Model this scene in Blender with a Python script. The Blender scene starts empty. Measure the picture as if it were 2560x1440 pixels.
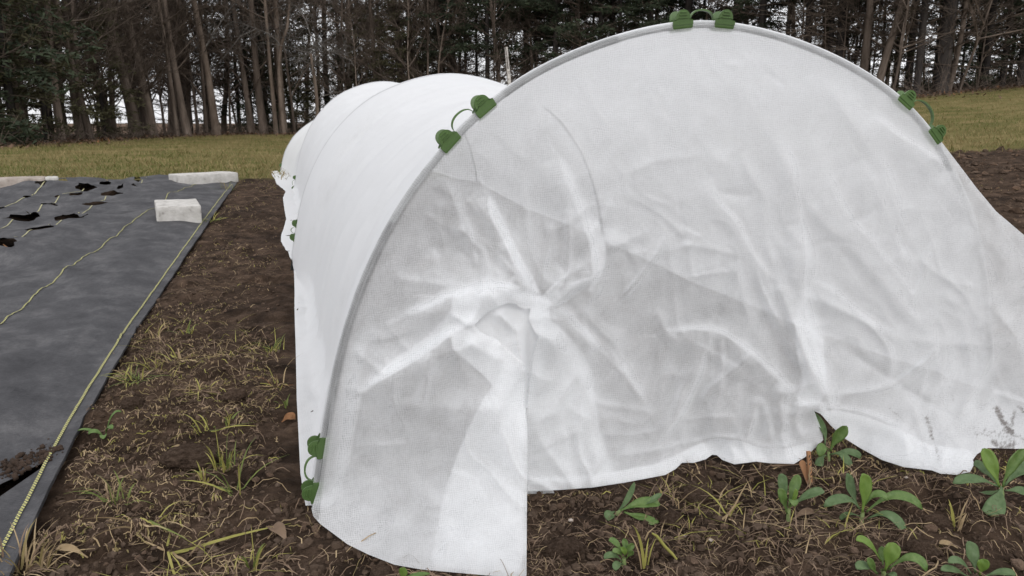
import bpy, math, random
import numpy as np
from mathutils import Vector
from mathutils.geometry import delaunay_2d_cdt

# ------------------------------------------------------------------ camera, sky, sun, exposure
C = bpy.context.scene
COL = C.collection
FPX, PITCH = 2000.0, math.radians(12)
CAM = np.array([0.0, 0.0, 0.55])
cam_data = bpy.data.cameras.new('camera')
cam_data.sensor_width = 36.0
cam_data.lens = 36.0 * FPX / 2560.0
cam_data.clip_start, cam_data.clip_end = 0.02, 2000.0
cam_data.dof.use_dof = True
cam_data.dof.focus_distance = 1.3
cam_data.dof.aperture_fstop = 22.0
cam = bpy.data.objects.new('camera', cam_data)
cam.location = CAM
cam.rotation_euler = (math.radians(90) - PITCH, 0, 0)
COL.objects.link(cam)
C.camera = cam

SUN_EL, SUN_AZ = math.radians(36), math.radians(168)     # azimuth measured from +Y towards +X
world = bpy.data.worlds.new('World')
C.world = world
world.use_nodes = True
wn, wl = world.node_tree.nodes, world.node_tree.links
bg = wn['Background']
sky = wn.new('ShaderNodeTexSky')
sky.sky_type = 'NISHITA'
sky.sun_disc = False
sky.sun_elevation, sky.sun_rotation = SUN_EL, SUN_AZ
sky.air_density, sky.dust_density, sky.ozone_density = 1.0, 2.5, 1.0
hsv = wn.new('ShaderNodeHueSaturation')
hsv.inputs['Saturation'].default_value = 0.22
mixc = wn.new('ShaderNodeMix'); mixc.data_type = 'RGBA'
mixc.inputs[0].default_value = 0.7
# the even cloud layer, brighter overhead than at the skyline as overcast skies are
wtc = wn.new('ShaderNodeTexCoord'); wsep = wn.new('ShaderNodeSeparateXYZ')
wl.new(wtc.outputs['Generated'], wsep.inputs[0])
wz = wn.new('ShaderNodeMath'); wz.operation = 'MAXIMUM'; wz.inputs[1].default_value = 0.0
wl.new(wsep.outputs['Z'], wz.inputs[0])
wg = wn.new('ShaderNodeMath'); wg.operation = 'MULTIPLY_ADD'; wg.inputs[1].default_value = 4.0; wg.inputs[2].default_value = 6.6
wl.new(wz.outputs[0], wg.inputs[0])
wcl = wn.new('ShaderNodeVectorMath'); wcl.operation = 'SCALE'; wcl.inputs[0].default_value = (1.0, 1.0, 1.03)
wl.new(wg.outputs[0], wcl.inputs['Scale'])
wl.new(wcl.outputs[0], mixc.inputs[7])
wl.new(sky.outputs[0], hsv.inputs['Color'])
wl.new(hsv.outputs[0], mixc.inputs[6])
wl.new(mixc.outputs[2], bg.inputs[0])
bg.inputs[1].default_value = 0.13

sun_d = bpy.data.lights.new('sun', 'SUN')
sun_d.energy, sun_d.angle, sun_d.color = 0.5, math.radians(30), (1.0, 0.98, 0.95)
sun = bpy.data.objects.new('sun', sun_d)
sd = Vector((math.sin(SUN_AZ) * math.cos(SUN_EL), math.cos(SUN_AZ) * math.cos(SUN_EL), math.sin(SUN_EL)))
sun.rotation_euler = sd.to_track_quat('Z', 'Y').to_euler()
COL.objects.link(sun)
C.view_settings.view_transform = 'Standard'
C.view_settings.look = 'None'
C.view_settings.gamma = 1
C.view_settings.exposure = 0.56
C.view_settings.use_curve_mapping = False
C.render.engine = 'CYCLES'
C.cycles.transparent_max_bounces = 16
C.cycles.max_bounces = 8

rng = np.random.default_rng(7)
random.seed(7)

# ------------------------------------------------------------------ helpers
F_ = np.array([0, math.cos(PITCH), -math.sin(PITCH)])
U_ = np.array([0, math.sin(PITCH), math.cos(PITCH)])
R_ = np.array([1.0, 0, 0])

def ray(u, v):
    u, v = np.asarray(u, float), np.asarray(v, float)
    return F_ + ((u - 1280) / FPX)[..., None] * R_ + ((720 - v) / FPX)[..., None] * U_

def project(P):
    d = np.asarray(P, float) - CAM
    z = d @ F_
    return np.stack([1280 + FPX * (d @ R_) / z, 720 - FPX * (d @ U_) / z], -1)

def hash2(i, j, k=0):
    n = (i.astype(np.int64) * 374761393 + j.astype(np.int64) * 668265263 + int(k) * 1274126177) & 0xffffffff
    n = ((n ^ (n >> 13)) * 1274126177) & 0xffffffff
    n = ((n ^ (n >> 16)) * 2246822519) & 0xffffffff
    return ((n ^ (n >> 15)) & 0xffffff) / float(0xffffff)

def vnoise(x, y, seed=0):
    x, y = np.broadcast_arrays(np.asarray(x, float), np.asarray(y, float))
    i, j = np.floor(x), np.floor(y)
    fx, fy = x - i, y - j
    fx, fy = fx * fx * fx * (fx * (fx * 6 - 15) + 10), fy * fy * fy * (fy * (fy * 6 - 15) + 10)
    a, b = hash2(i, j, seed), hash2(i + 1, j, seed)
    c, d = hash2(i, j + 1, seed), hash2(i + 1, j + 1, seed)
    return (a + (b - a) * fx) * (1 - fy) + (c + (d - c) * fx) * fy - 0.5

def fbm(x, y, octaves=4, seed=0, gain=0.5):
    s, a, f = 0, 1.0, 1.0
    for o in range(octaves):
        s = s + a * vnoise(x * f + 17.3 * o, y * f - 9.1 * o, seed + o)
        a *= gain; f *= 2.03
    return s

def smooth(a, b, x):
    t = np.clip((np.asarray(x, float) - a) / (b - a), 0, 1)
    return t * t * (3 - 2 * t)

def softplus(x, k):
    x = np.asarray(x, float)
    return np.log1p(np.exp(np.clip(x / k, -40, 40))) * k

def terrain(x, y):
    """bare lie of the land: near bed at zero, lawn a little higher, a rise to the right, a fall behind the wood"""
    x, y = np.asarray(x, float), np.asarray(y, float)
    z = 0.11 * smooth(2.2, 5.5, y) + 0.06 * softplus(x - 0.9, 0.4)
    z = z + 0.04 * softplus(y - 7, 0.8) * smooth(1.0, 8.0, x)
    far = softplus(y - 26, 1.5)
    z = z - far * 0.05 * (1 - smooth(1.0, 14.0, x)) - far * 0.04 * smooth(1.0, 14.0, x)
    return z

def on_ground(u, v, dz=0.0):
    r = ray(u, v)
    t = np.full(np.shape(u), 1.0)
    # march, then bisect
    ts = np.concatenate([np.linspace(0.5, 8, 700), np.linspace(8.05, 60, 1200)])
    P = CAM + ts[:, None] * r.reshape(-1, 1, 3)
    below = P[..., 2] < terrain(P[..., 0], P[..., 1]) + dz
    k = np.where(below.any(1), below.argmax(1), len(ts) - 1)
    hi, lo = ts[k], ts[np.maximum(k - 1, 0)]
    rr = r.reshape(-1, 3)
    for _ in range(20):
        m = (lo + hi) / 2
        Q = CAM + m[:, None] * rr
        b = Q[:, 2] < terrain(Q[:, 0], Q[:, 1]) + dz
        hi = np.where(b, m, hi); lo = np.where(b, lo, m)
    Q = CAM + hi[:, None] * rr
    return Q.reshape(np.shape(u) + (3,))

def tag(o, label=None, cat=None, group=None, kind=None):
    if label: o['label'] = label
    if cat: o['category'] = cat
    if group: o['group'] = group
    if kind: o['kind'] = kind
    return o

def mesh_of(name, verts, faces, mats, midx=None, smooth_sh=True, uv=None):
    me = bpy.data.meshes.new(name)
    verts = np.asarray(verts, np.float32)
    faces = np.asarray(faces, np.int32) if not isinstance(faces, list) else faces
    if isinstance(faces, np.ndarray):
        n, k = faces.shape
        me.vertices.add(len(verts)); me.vertices.foreach_set('co', verts.ravel())
        me.loops.add(n * k); me.loops.foreach_set('vertex_index', faces.ravel())
        me.polygons.add(n)
        me.polygons.foreach_set('loop_start', np.arange(0, n * k, k, dtype=np.int32))
        me.polygons.foreach_set('loop_total', np.full(n, k, np.int32))
    else:
        me.from_pydata(verts.tolist(), [], faces)
    for m in (mats if isinstance(mats, (list, tuple)) else [mats]):
        me.materials.append(m)
    if midx is not None:
        me.polygons.foreach_set('material_index', np.asarray(midx, np.int32))
    if uv is not None:
        lay = me.uv_layers.new(name='uv')
        li = np.zeros(len(me.loops), np.int32)
        me.loops.foreach_get('vertex_index', li)
        lay.data.foreach_set('uv', np.asarray(uv, np.float32)[li].ravel())
    me.polygons.foreach_set('use_smooth', np.full(len(me.polygons), smooth_sh, bool))
    me.update(calc_edges=True)
    me.validate()
    return me

def link(name, me, parent=None, loc=None):
    o = bpy.data.objects.new(name, me)
    COL.objects.link(o)
    if parent is not None: o.parent = parent
    if loc is not None: o.location = loc
    return o

def empty(name, loc=(0, 0, 0), rot=(0, 0, 0)):
    o = bpy.data.objects.new(name, None)
    COL.objects.link(o)
    o.location, o.rotation_euler = loc, rot
    o.empty_display_size = 0.1
    return o

def grid_faces(nr, nc):
    i = np.arange(nr * nc).reshape(nr, nc)
    return np.stack([i[:-1, :-1], i[:-1, 1:], i[1:, 1:], i[1:, :-1]], -1).reshape(-1, 4)

class Buf:
    """collects triangles / quads for one mesh"""
    def __init__(s): s.v, s.f, s.m, s.n = [], [], [], 0
    def add(s, v, f, m=0):
        v = np.asarray(v, float); f = np.asarray(f, int)
        if f.shape[1] == 4: f = np.concatenate([f[:, [0, 1, 2]], f[:, [0, 2, 3]]])
        s.v.append(v); s.f.append(f + s.n); s.m.append(np.full(len(f), m)); s.n += len(v)
    def tube(s, pts, rad, sides=5, m=0, cap=False):
        pts = np.asarray(pts, float); rad = np.broadcast_to(np.asarray(rad, float), (len(pts),))
        t = np.gradient(pts, axis=0); t /= np.linalg.norm(t, axis=1)[:, None] + 1e-9
        ref = np.array([0, 0, 1.0]) if abs(t[:, 2]).mean() < 0.8 else np.array([1.0, 0, 0])
        a = np.cross(t, ref); a /= np.linalg.norm(a, axis=1)[:, None] + 1e-9
        b = np.cross(t, a)
        th = np.linspace(0, 2 * math.pi, sides, endpoint=False)
        ring = pts[:, None] + rad[:, None, None] * (np.cos(th)[None, :, None] * a[:, None] + np.sin(th)[None, :, None] * b[:, None])
        n = len(pts)
        i = np.arange(n * sides).reshape(n, sides)
        j = np.roll(i, -1, 1)
        f = np.stack([i[:-1], j[:-1], j[1:], i[1:]], -1).reshape(-1, 4)
        s.add(ring.reshape(-1, 3), f, m)
        if cap:
            k = s.n
            for e, r in ((0, i[0]), (n - 1, i[-1])):
                s.add(np.concatenate([ring[e], pts[e:e + 1]]), np.array([[q, (q + 1) % sides, sides] for q in range(sides)]), m)
    def ribbon(s, pts, side, w, m=0):
        pts = np.asarray(pts, float); w = np.broadcast_to(np.asarray(w, float), (len(pts),))
        v = np.concatenate([pts - side * w[:, None] / 2, pts + side * w[:, None] / 2])
        n = len(pts); i = np.arange(n - 1)
        s.add(v, np.stack([i, i + 1, i + 1 + n, i + n], -1), m)
    def mesh(s, name, mats, smooth_sh=True):
        return mesh_of(name, np.concatenate(s.v), np.concatenate(s.f), mats, np.concatenate(s.m), smooth_sh)

# ---- materials
def new_mat(name):
    m = bpy.data.materials.new(name); m.use_nodes = True
    nt = m.node_tree; nt.nodes.clear()
    out = nt.nodes.new('ShaderNodeOutputMaterial')
    return m, nt, nt.nodes, nt.links, out

def srgb(r, g, b):
    f = lambda c: (c / 255 / 12.92) if c / 255 <= 0.04045 else ((c / 255 + 0.055) / 1.055) ** 2.4
    return (f(r), f(g), f(b), 1)

def noise_mat(name, stops, scale=20, detail=6, rough=0.9, bump=0.0, bscale=None, spec=0.2, coord='Object', stretch=None, rand=0.0, transl=0.0, dist=0.0):
    """colour ramp over noise; optional bump, random value per object, and light passing through"""
    m, nt, N, L, out = new_mat(name)
    tc = N.new('ShaderNodeTexCoord')
    src = tc.outputs[coord]
    if stretch:
        mp = N.new('ShaderNodeMapping'); mp.inputs['Scale'].default_value = stretch
        L.new(src, mp.inputs[0]); src = mp.outputs[0]
    nz = N.new('ShaderNodeTexNoise')
    nz.inputs['Scale'].default_value = scale; nz.inputs['Detail'].default_value = detail
    nz.inputs['Roughness'].default_value = 0.62; nz.inputs['Distortion'].default_value = dist
    L.new(src, nz.inputs['Vector'])
    rp = N.new('ShaderNodeValToRGB')
    els = rp.color_ramp.elements
    while len(els) < len(stops): els.new(0.5)
    for e, (p, c) in zip(els, stops): e.position = p; e.color = c if len(c) == 4 else (*c, 1)
    L.new(nz.outputs[0], rp.inputs[0])
    colr = rp.outputs[0]
    if rand:
        oi = N.new('ShaderNodeObjectInfo')
        mr = N.new('ShaderNodeMapRange'); mr.inputs[3].default_value = 1 - rand; mr.inputs[4].default_value = 1 + rand
        L.new(oi.outputs['Random'], mr.inputs[0])
        hs = N.new('ShaderNodeHueSaturation'); L.new(mr.outputs[0], hs.inputs['Value']); L.new(colr, hs.inputs['Color'])
        colr = hs.outputs[0]
    p = N.new('ShaderNodeBsdfPrincipled')
    p.inputs['Roughness'].default_value = rough
    p.inputs['Specular IOR Level'].default_value = spec
    L.new(colr, p.inputs['Base Color'])
    if bump:
        bz = N.new('ShaderNodeTexNoise'); bz.inputs['Scale'].default_value = bscale or scale * 2; bz.inputs['Detail'].default_value = 8
        bz.inputs['Roughness'].default_value = 0.7
        L.new(src, bz.inputs['Vector'])
        bp = N.new('ShaderNodeBump'); bp.inputs['Strength'].default_value = 1.0; bp.inputs['Distance'].default_value = bump
        L.new(bz.outputs[0], bp.inputs['Height']); L.new(bp.outputs[0], p.inputs['Normal'])
    sh = p.outputs[0]
    if transl:
        tr = N.new('ShaderNodeBsdfTranslucent'); L.new(colr, tr.inputs[0])
        mx = N.new('ShaderNodeMixShader'); mx.inputs[0].default_value = transl
        L.new(sh, mx.inputs[1]); L.new(tr.outputs[0], mx.inputs[2]); sh = mx.outputs[0]
    L.new(sh, out.inputs[0])
    return m

def fabric_material(name, thin=0.30, dots=True, stains=False):
    """white spun-bonded fleece: scatters light on both sides, lets a share straight through, more where the
    bonded dots are and where the fibres lie thin, less where one looks along the sheet"""
    m, nt, N, L, out = new_mat(name)
    def math_(op, a, b=None, clamp=False):
        n = N.new('ShaderNodeMath'); n.operation = op; n.use_clamp = clamp
        for k, x in enumerate((a, b)):
            if x is None: continue
            if isinstance(x, (int, float)): n.inputs[k].default_value = x
            else: L.new(x, n.inputs[k])
        return n.outputs[0]
    uvn = N.new('ShaderNodeUVMap'); uvn.uv_map = 'uv'
    geo = N.new('ShaderNodeNewGeometry')
    sep = N.new('ShaderNodeSeparateXYZ'); L.new(uvn.outputs[0], sep.inputs[0])
    k = 2 * math.pi / 0.0062
    wob = N.new('ShaderNodeTexNoise'); wob.inputs['Scale'].default_value = 45; wob.inputs['Detail'].default_value = 4
    L.new(uvn.outputs[0], wob.inputs['Vector'])
    wsc = math_('MULTIPLY', wob.outputs[0], 0.012)
    ux, uy = math_('ADD', sep.outputs[0], wsc), math_('SUBTRACT', sep.outputs[1], wsc)
    sx = math_('SINE', math_('MULTIPLY', math_('ADD', ux, uy), k))
    sy = math_('SINE', math_('MULTIPLY', math_('SUBTRACT', ux, uy), k))
    dot = math_('MULTIPLY', sx, sy)                          # -1..1
    n1 = N.new('ShaderNodeTexNoise'); n1.inputs['Scale'].default_value = 26; n1.inputs['Detail'].default_value = 5
    n1.inputs['Roughness'].default_value = 0.65
    L.new(uvn.outputs[0], n1.inputs['Vector'])
    n2 = N.new('ShaderNodeTexNoise'); n2.inputs['Scale'].default_value = 190; n2.inputs['Detail'].default_value = 3
    L.new(uvn.outputs[0], n2.inputs['Vector'])
    t0 = math_('ADD', thin, math_('MULTIPLY', math_('SUBTRACT', n1.outputs[0], 0.5), 0.34))
    t0 = math_('ADD', t0, math_('MULTIPLY', math_('SUBTRACT', n2.outputs[0], 0.5), 0.26))
    n0 = N.new('ShaderNodeTexNoise'); n0.inputs['Scale'].default_value = 6.5; n0.inputs['Detail'].default_value = 3
    L.new(uvn.outputs[0], n0.inputs['Vector'])
    t0 = math_('ADD', t0, math_('MULTIPLY', math_('SUBTRACT', n0.outputs[0], 0.5), 0.24))
    if dots: t0 = math_('ADD', t0, math_('MULTIPLY', math_('MULTIPLY', dot, n1.outputs[0]), 0.26))
    # drawn tight over a pipe the pores open
    tg = N.new('ShaderNodeAttribute'); tg.attribute_name = 'tight'
    t0 = math_('ADD', t0, math_('MULTIPLY', tg.outputs['Fac'], 0.22))
    t0 = math_('MINIMUM', math_('MAXIMUM', t0, 0.04), 0.75)
    vm = N.new('ShaderNodeVectorMath'); vm.operation = 'DOT_PRODUCT'
    L.new(geo.outputs['Normal'], vm.inputs[0]); L.new(geo.outputs['Incoming'], vm.inputs[1])
    cs = math_('MAXIMUM', math_('ABSOLUTE', vm.outputs['Value']), 0.12)
    tr = math_('POWER', t0, math_('DIVIDE', 1.0, cs))
    col = N.new('ShaderNodeRGB'); col.outputs[0].default_value = (0.86, 0.87, 0.88, 1)
    cout = col.outputs[0]
    if stains:
        # soil smears rubbed into the hem at the right
        mx = N.new('ShaderNodeMix'); mx.data_type = 'RGBA'
        mx.inputs[7].default_value = (0.13, 0.105, 0.09, 1)
        at = N.new('ShaderNodeAttribute'); at.attribute_name = 'soil'
        n3 = N.new('ShaderNodeTexNoise'); n3.inputs['Scale'].default_value = 130; n3.inputs['Detail'].default_value = 6
        n3.inputs['Roughness'].default_value = 0.7
        L.new(uvn.outputs[0], n3.inputs['Vector'])
        s_ = math_('MULTIPLY', math_('SUBTRACT', math_('ADD', n3.outputs[0], math_('MULTIPLY', at.outputs['Fac'], 0.42)), 0.66), 4.0, True)
        s_ = math_('MULTIPLY', s_, math_('MINIMUM', math_('MULTIPLY', at.outputs['Fac'], 2.0), 0.8))
        L.new(s_, mx.inputs[0]); L.new(cout, mx.inputs[6]); cout = mx.outputs[2]
        tr = math_('MULTIPLY', tr, math_('SUBTRACT', 1.0, s_))
    df = N.new('ShaderNodeBsdfDiffuse'); L.new(cout, df.inputs[0])
    tl = N.new('ShaderNodeBsdfTranslucent'); L.new(cout, tl.inputs[0])
    bp = N.new('ShaderNodeBump'); bp.inputs['Strength'].default_value = 0.35; bp.inputs['Distance'].default_value = 0.0012
    n4 = N.new('ShaderNodeTexNoise'); n4.inputs['Scale'].default_value = 60; n4.inputs['Detail'].default_value = 6
    L.new(uvn.outputs[0], n4.inputs['Vector']); L.new(n4.outputs[0], bp.inputs['Height'])
    L.new(bp.outputs[0], df.inputs['Normal'])
    m1 = N.new('ShaderNodeMixShader'); m1.inputs[0].default_value = 0.42
    L.new(df.outputs[0], m1.inputs[1]); L.new(tl.outputs[0], m1.inputs[2])
    # what passes is part clear (the pores), part blurred by the fibres
    tc_ = N.new('ShaderNodeBsdfTransparent')
    rf = N.new('ShaderNodeBsdfRefraction'); rf.inputs['IOR'].default_value = 1.3; rf.inputs['Roughness'].default_value = 0.5
    tp = N.new('ShaderNodeMixShader'); tp.inputs[0].default_value = 0.35
    L.new(tc_.outputs[0], tp.inputs[1]); L.new(rf.outputs[0], tp.inputs[2])
    m2 = N.new('ShaderNodeMixShader')
    L.new(tr, m2.inputs[0]); L.new(m1.outputs[0], m2.inputs[1]); L.new(tp.outputs[0], m2.inputs[2])
    L.new(m2.outputs[0], out.inputs[0])
    return m

M = {}
M['fabric'] = fabric_material('white_fleece', 0.38)
M['fabric_front'] = fabric_material('white_fleece_soiled', 0.41, True, True)
M['fabric_doubled'] = fabric_material('folded_fleece', 0.10)
M['pipe'] = noise_mat('grey_pipe', [(0.3, (0.13, 0.135, 0.135)), (0.8, (0.20, 0.205, 0.205))], 30, 4, 0.5)
M['pipe_dark'] = noise_mat('dark_sleeve', [(0.3, (0.012, 0.013, 0.013)), (0.8, (0.022, 0.024, 0.024))], 30, 4, 0.5)
M['clip'] = noise_mat('green_plastic', [(0.25, (0.055, 0.105, 0.028)), (0.8, (0.08, 0.142, 0.043))], 120, 5, 0.42, 0.0002, 500, 0.45, rand=0.12)
M['soil'] = None
M['concrete'] = noise_mat('pale_concrete', [(0.25, (0.16, 0.15, 0.135)), (0.42, (0.40, 0.385, 0.36)), (0.75, (0.56, 0.545, 0.52))], 22, 8, 0.95, 0.004, 90, 0.1)
M['concrete_tan'] = noise_mat('weathered_concrete', [(0.25, (0.17, 0.145, 0.125)), (0.5, (0.33, 0.285, 0.25)), (0.75, (0.42, 0.38, 0.34))], 18, 8, 0.95, 0.004, 90, 0.1)
M['clod'] = noise_mat('dry_clod', [(0.3, (0.06, 0.039, 0.027)), (0.5, (0.14, 0.095, 0.068)), (0.75, (0.24, 0.172, 0.128))], 5, 9, 1.0, 0.06, 14, 0.05, rand=0.2)
M['crumb'] = noise_mat('soil_crumb', [(0.3, (0.03, 0.02, 0.014)), (0.55, (0.075, 0.053, 0.039)), (0.8, (0.16, 0.12, 0.092))], 30, 6, 1.0, 0.002, 300, 0.05)
M['damp'] = noise_mat('damp_soil', [(0.3, (0.02, 0.013, 0.009)), (0.7, (0.055, 0.037, 0.027))], 30, 6, 1.0)
M['pebble'] = noise_mat('pale_stone', [(0.3, (0.22, 0.18, 0.15)), (0.7, (0.5, 0.45, 0.4))], 40, 4, 0.8)
M['straw'] = noise_mat('straw', [(0.3, (0.22, 0.155, 0.085)), (0.7, (0.42, 0.32, 0.19))], 14, 4, 0.8, transl=0.2)
M['root'] = noise_mat('root_fibre', [(0.3, (0.10, 0.066, 0.042)), (0.7, (0.21, 0.15, 0.105))], 14, 4, 0.9)
M['blade_y'] = noise_mat('yellowed_blade', [(0.3, (0.22, 0.22, 0.05)), (0.7, (0.42, 0.37, 0.12))], 20, 4, 0.6, transl=0.3)
M['blade_g'] = noise_mat('green_blade', [(0.3, (0.085, 0.12, 0.03)), (0.7, (0.20, 0.23, 0.065))], 20, 4, 0.6, transl=0.3)
M['dead_leaf'] = noise_mat('dead_leaf', [(0.3, (0.13, 0.06, 0.025)), (0.7, (0.30, 0.15, 0.07))], 60, 5, 0.7, 0.001, 200, transl=0.15)
M['lawn_g'] = noise_mat('lawn_blade_green', [(0.3, (0.075, 0.085, 0.022)), (0.7, (0.15, 0.155, 0.045))], 3, 4, 0.7, transl=0.25)
M['lawn_y'] = noise_mat('lawn_blade_dry', [(0.3, (0.17, 0.135, 0.055)), (0.7, (0.30, 0.235, 0.115))], 3, 4, 0.7, transl=0.25)
M['litter'] = noise_mat('leaf_litter', [(0.3, (0.055, 0.034, 0.022)), (0.7, (0.16, 0.10, 0.065))], 5, 4, 0.9)
M['bark'] = noise_mat('grey_brown_bark', [(0.25, (0.045, 0.035, 0.028)), (0.55, (0.13, 0.102, 0.083)), (0.8, (0.22, 0.18, 0.15))], 7, 8, 0.95, 0.02, 18, 0.1, stretch=(1, 1, 0.22), rand=0.35)
M['bark_pale'] = noise_mat('pale_tan_bark', [(0.3, (0.075, 0.055, 0.042)), (0.55, (0.16, 0.125, 0.10)), (0.8, (0.24, 0.20, 0.165))], 6, 8, 0.95, 0.02, 18, 0.1, stretch=(1, 1, 0.3), rand=0.1)
M['bark_dark'] = noise_mat('dark_pine_bark', [(0.25, (0.016, 0.0145, 0.014)), (0.55, (0.045, 0.039, 0.036)), (0.8, (0.085, 0.073, 0.067))], 8, 8, 0.95, 0.02, 18, 0.1, stretch=(1, 1, 0.3), rand=0.3)
M['birch'] = noise_mat('white_birch_bark', [(0.3, (0.12, 0.11, 0.10)), (0.42, (0.55, 0.52, 0.49)), (0.8, (0.7, 0.67, 0.64))], 9, 6, 0.8, stretch=(1, 1, 2.2))
M['twig'] = noise_mat('bare_twig', [(0.3, (0.05, 0.038, 0.03)), (0.7, (0.15, 0.117, 0.094))], 5, 3, 0.95, rand=0.3)
M['twig_pale'] = noise_mat('pale_twig', [(0.3, (0.07, 0.062, 0.055)), (0.7, (0.17, 0.155, 0.14))], 5, 3, 0.95)
M['needle'] = noise_mat('dark_needles', [(0.3, (0.022, 0.030, 0.019)), (0.7, (0.06, 0.076, 0.043))], 2.5, 4, 0.8, rand=0.3, transl=0.1)
M['needle_o'] = noise_mat('olive_needles', [(0.3, (0.042, 0.041, 0.021)), (0.7, (0.11, 0.103, 0.055))], 2.5, 4, 0.8, rand=0.3, transl=0.1)
M['wood_tag'] = noise_mat('wooden_tag', [(0.3, (0.22, 0.11, 0.055)), (0.7, (0.38, 0.21, 0.11))], 40, 4, 0.7, stretch=(1, 1, 0.2))
M['leaf'] = noise_mat('seedling_leaf', [(0.25, (0.06, 0.115, 0.026)), (0.5, (0.10, 0.165, 0.042)), (0.8, (0.15, 0.21, 0.075))], 120, 8, 0.5, 0.0006, 160, 0.35, transl=0.22)
M['leaf_blue'] = noise_mat('bluish_seedling_leaf', [(0.25, (0.05, 0.088, 0.034)), (0.5, (0.082, 0.13, 0.052)), (0.8, (0.12, 0.17, 0.085))], 120, 8, 0.55, 0.0006, 160, 0.3, transl=0.15)
M['leaf_lime'] = noise_mat('young_seedling_leaf', [(0.3, (0.11, 0.19, 0.03)), (0.7, (0.19, 0.28, 0.065))], 45, 5, 0.5, 0.0006, 160, 0.35, transl=0.3)
M['stem'] = noise_mat('seedling_stem', [(0.3, (0.13, 0.19, 0.06)), (0.7, (0.22, 0.26, 0.12))], 40, 4, 0.6)

def soil_material():
    """tilled soil, lawn and leaf litter on one sheet; vertex layers say which is where"""
    m, nt, N, L, out = new_mat('ground_cover')
    tc = N.new('ShaderNodeTexCoord')
    def nz(scale, detail, rough=0.65, dist=0.0):
        n = N.new('ShaderNodeTexNoise'); n.inputs['Scale'].default_value = scale
        n.inputs['Detail'].default_value = detail; n.inputs['Roughness'].default_value = rough
        n.inputs['Distortion'].default_value = dist
        L.new(tc.outputs['Object'], n.inputs['Vector']); return n.outputs[0]
    def ramp(src, stops):
        r = N.new('ShaderNodeValToRGB'); e = r.color_ramp.elements
        while len(e) < len(stops): e.new(0.5)
        for q, (p, c) in zip(e, stops): q.position = p; q.color = (*c, 1)
        L.new(src, r.inputs[0]); return r.outputs[0]
    def mix(fac, a, b, mode='MIX'):
        x = N.new('ShaderNodeMix'); x.data_type = 'RGBA'; x.blend_type = mode
        if isinstance(fac, float): x.inputs[0].default_value = fac
        else: L.new(fac, x.inputs[0])
        L.new(a, x.inputs[6]); L.new(b, x.inputs[7]); return x.outputs[2]
    soil = ramp(nz(14, 10, 0.7), [(0.32, (0.017, 0.0115, 0.008)), (0.48, (0.047, 0.032, 0.0225)), (0.61, (0.088, 0.061, 0.044)), (0.76, (0.16, 0.117, 0.088))])
    damp = ramp(nz(2.3, 5), [(0.35, (0.62, 0.60, 0.60)), (0.65, (1.25, 1.2, 1.15))])
    soil = mix(1.0, soil, damp, 'MULTIPLY')
    lawn = ramp(nz(1.6, 9, 0.72), [(0.30, (0.07, 0.07, 0.022)), (0.5, (0.13, 0.112, 0.042)), (0.7, (0.22, 0.165, 0.08))])
    litter = ramp(nz(5.0, 9, 0.75), [(0.30, (0.03, 0.02, 0.014)), (0.5, (0.085, 0.053, 0.034)), (0.72, (0.17, 0.11, 0.07))])
    a1 = N.new('ShaderNodeAttribute'); a1.attribute_name = 'lawn'
    a2 = N.new('ShaderNodeAttribute'); a2.attribute_name = 'litter'
    col = mix(a2.outputs['Fac'], mix(a1.outputs['Fac'], soil, lawn), litter)
    p = N.new('ShaderNodeBsdfPrincipled'); p.inputs['Roughness'].default_value = 1.0
    p.inputs['Specular IOR Level'].default_value = 0.08
    L.new(col, p.inputs['Base Color'])
    bp = N.new('ShaderNodeBump'); bp.inputs['Strength'].default_value = 1.0; bp.inputs['Distance'].default_value = 0.012
    L.new(nz(75, 10, 0.75, 0.4), bp.inputs['Height']); L.new(bp.outputs[0], p.inputs['Normal'])
    L.new(p.outputs[0], out.inputs[0])
    return m
M['soil'] = soil_material()

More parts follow.
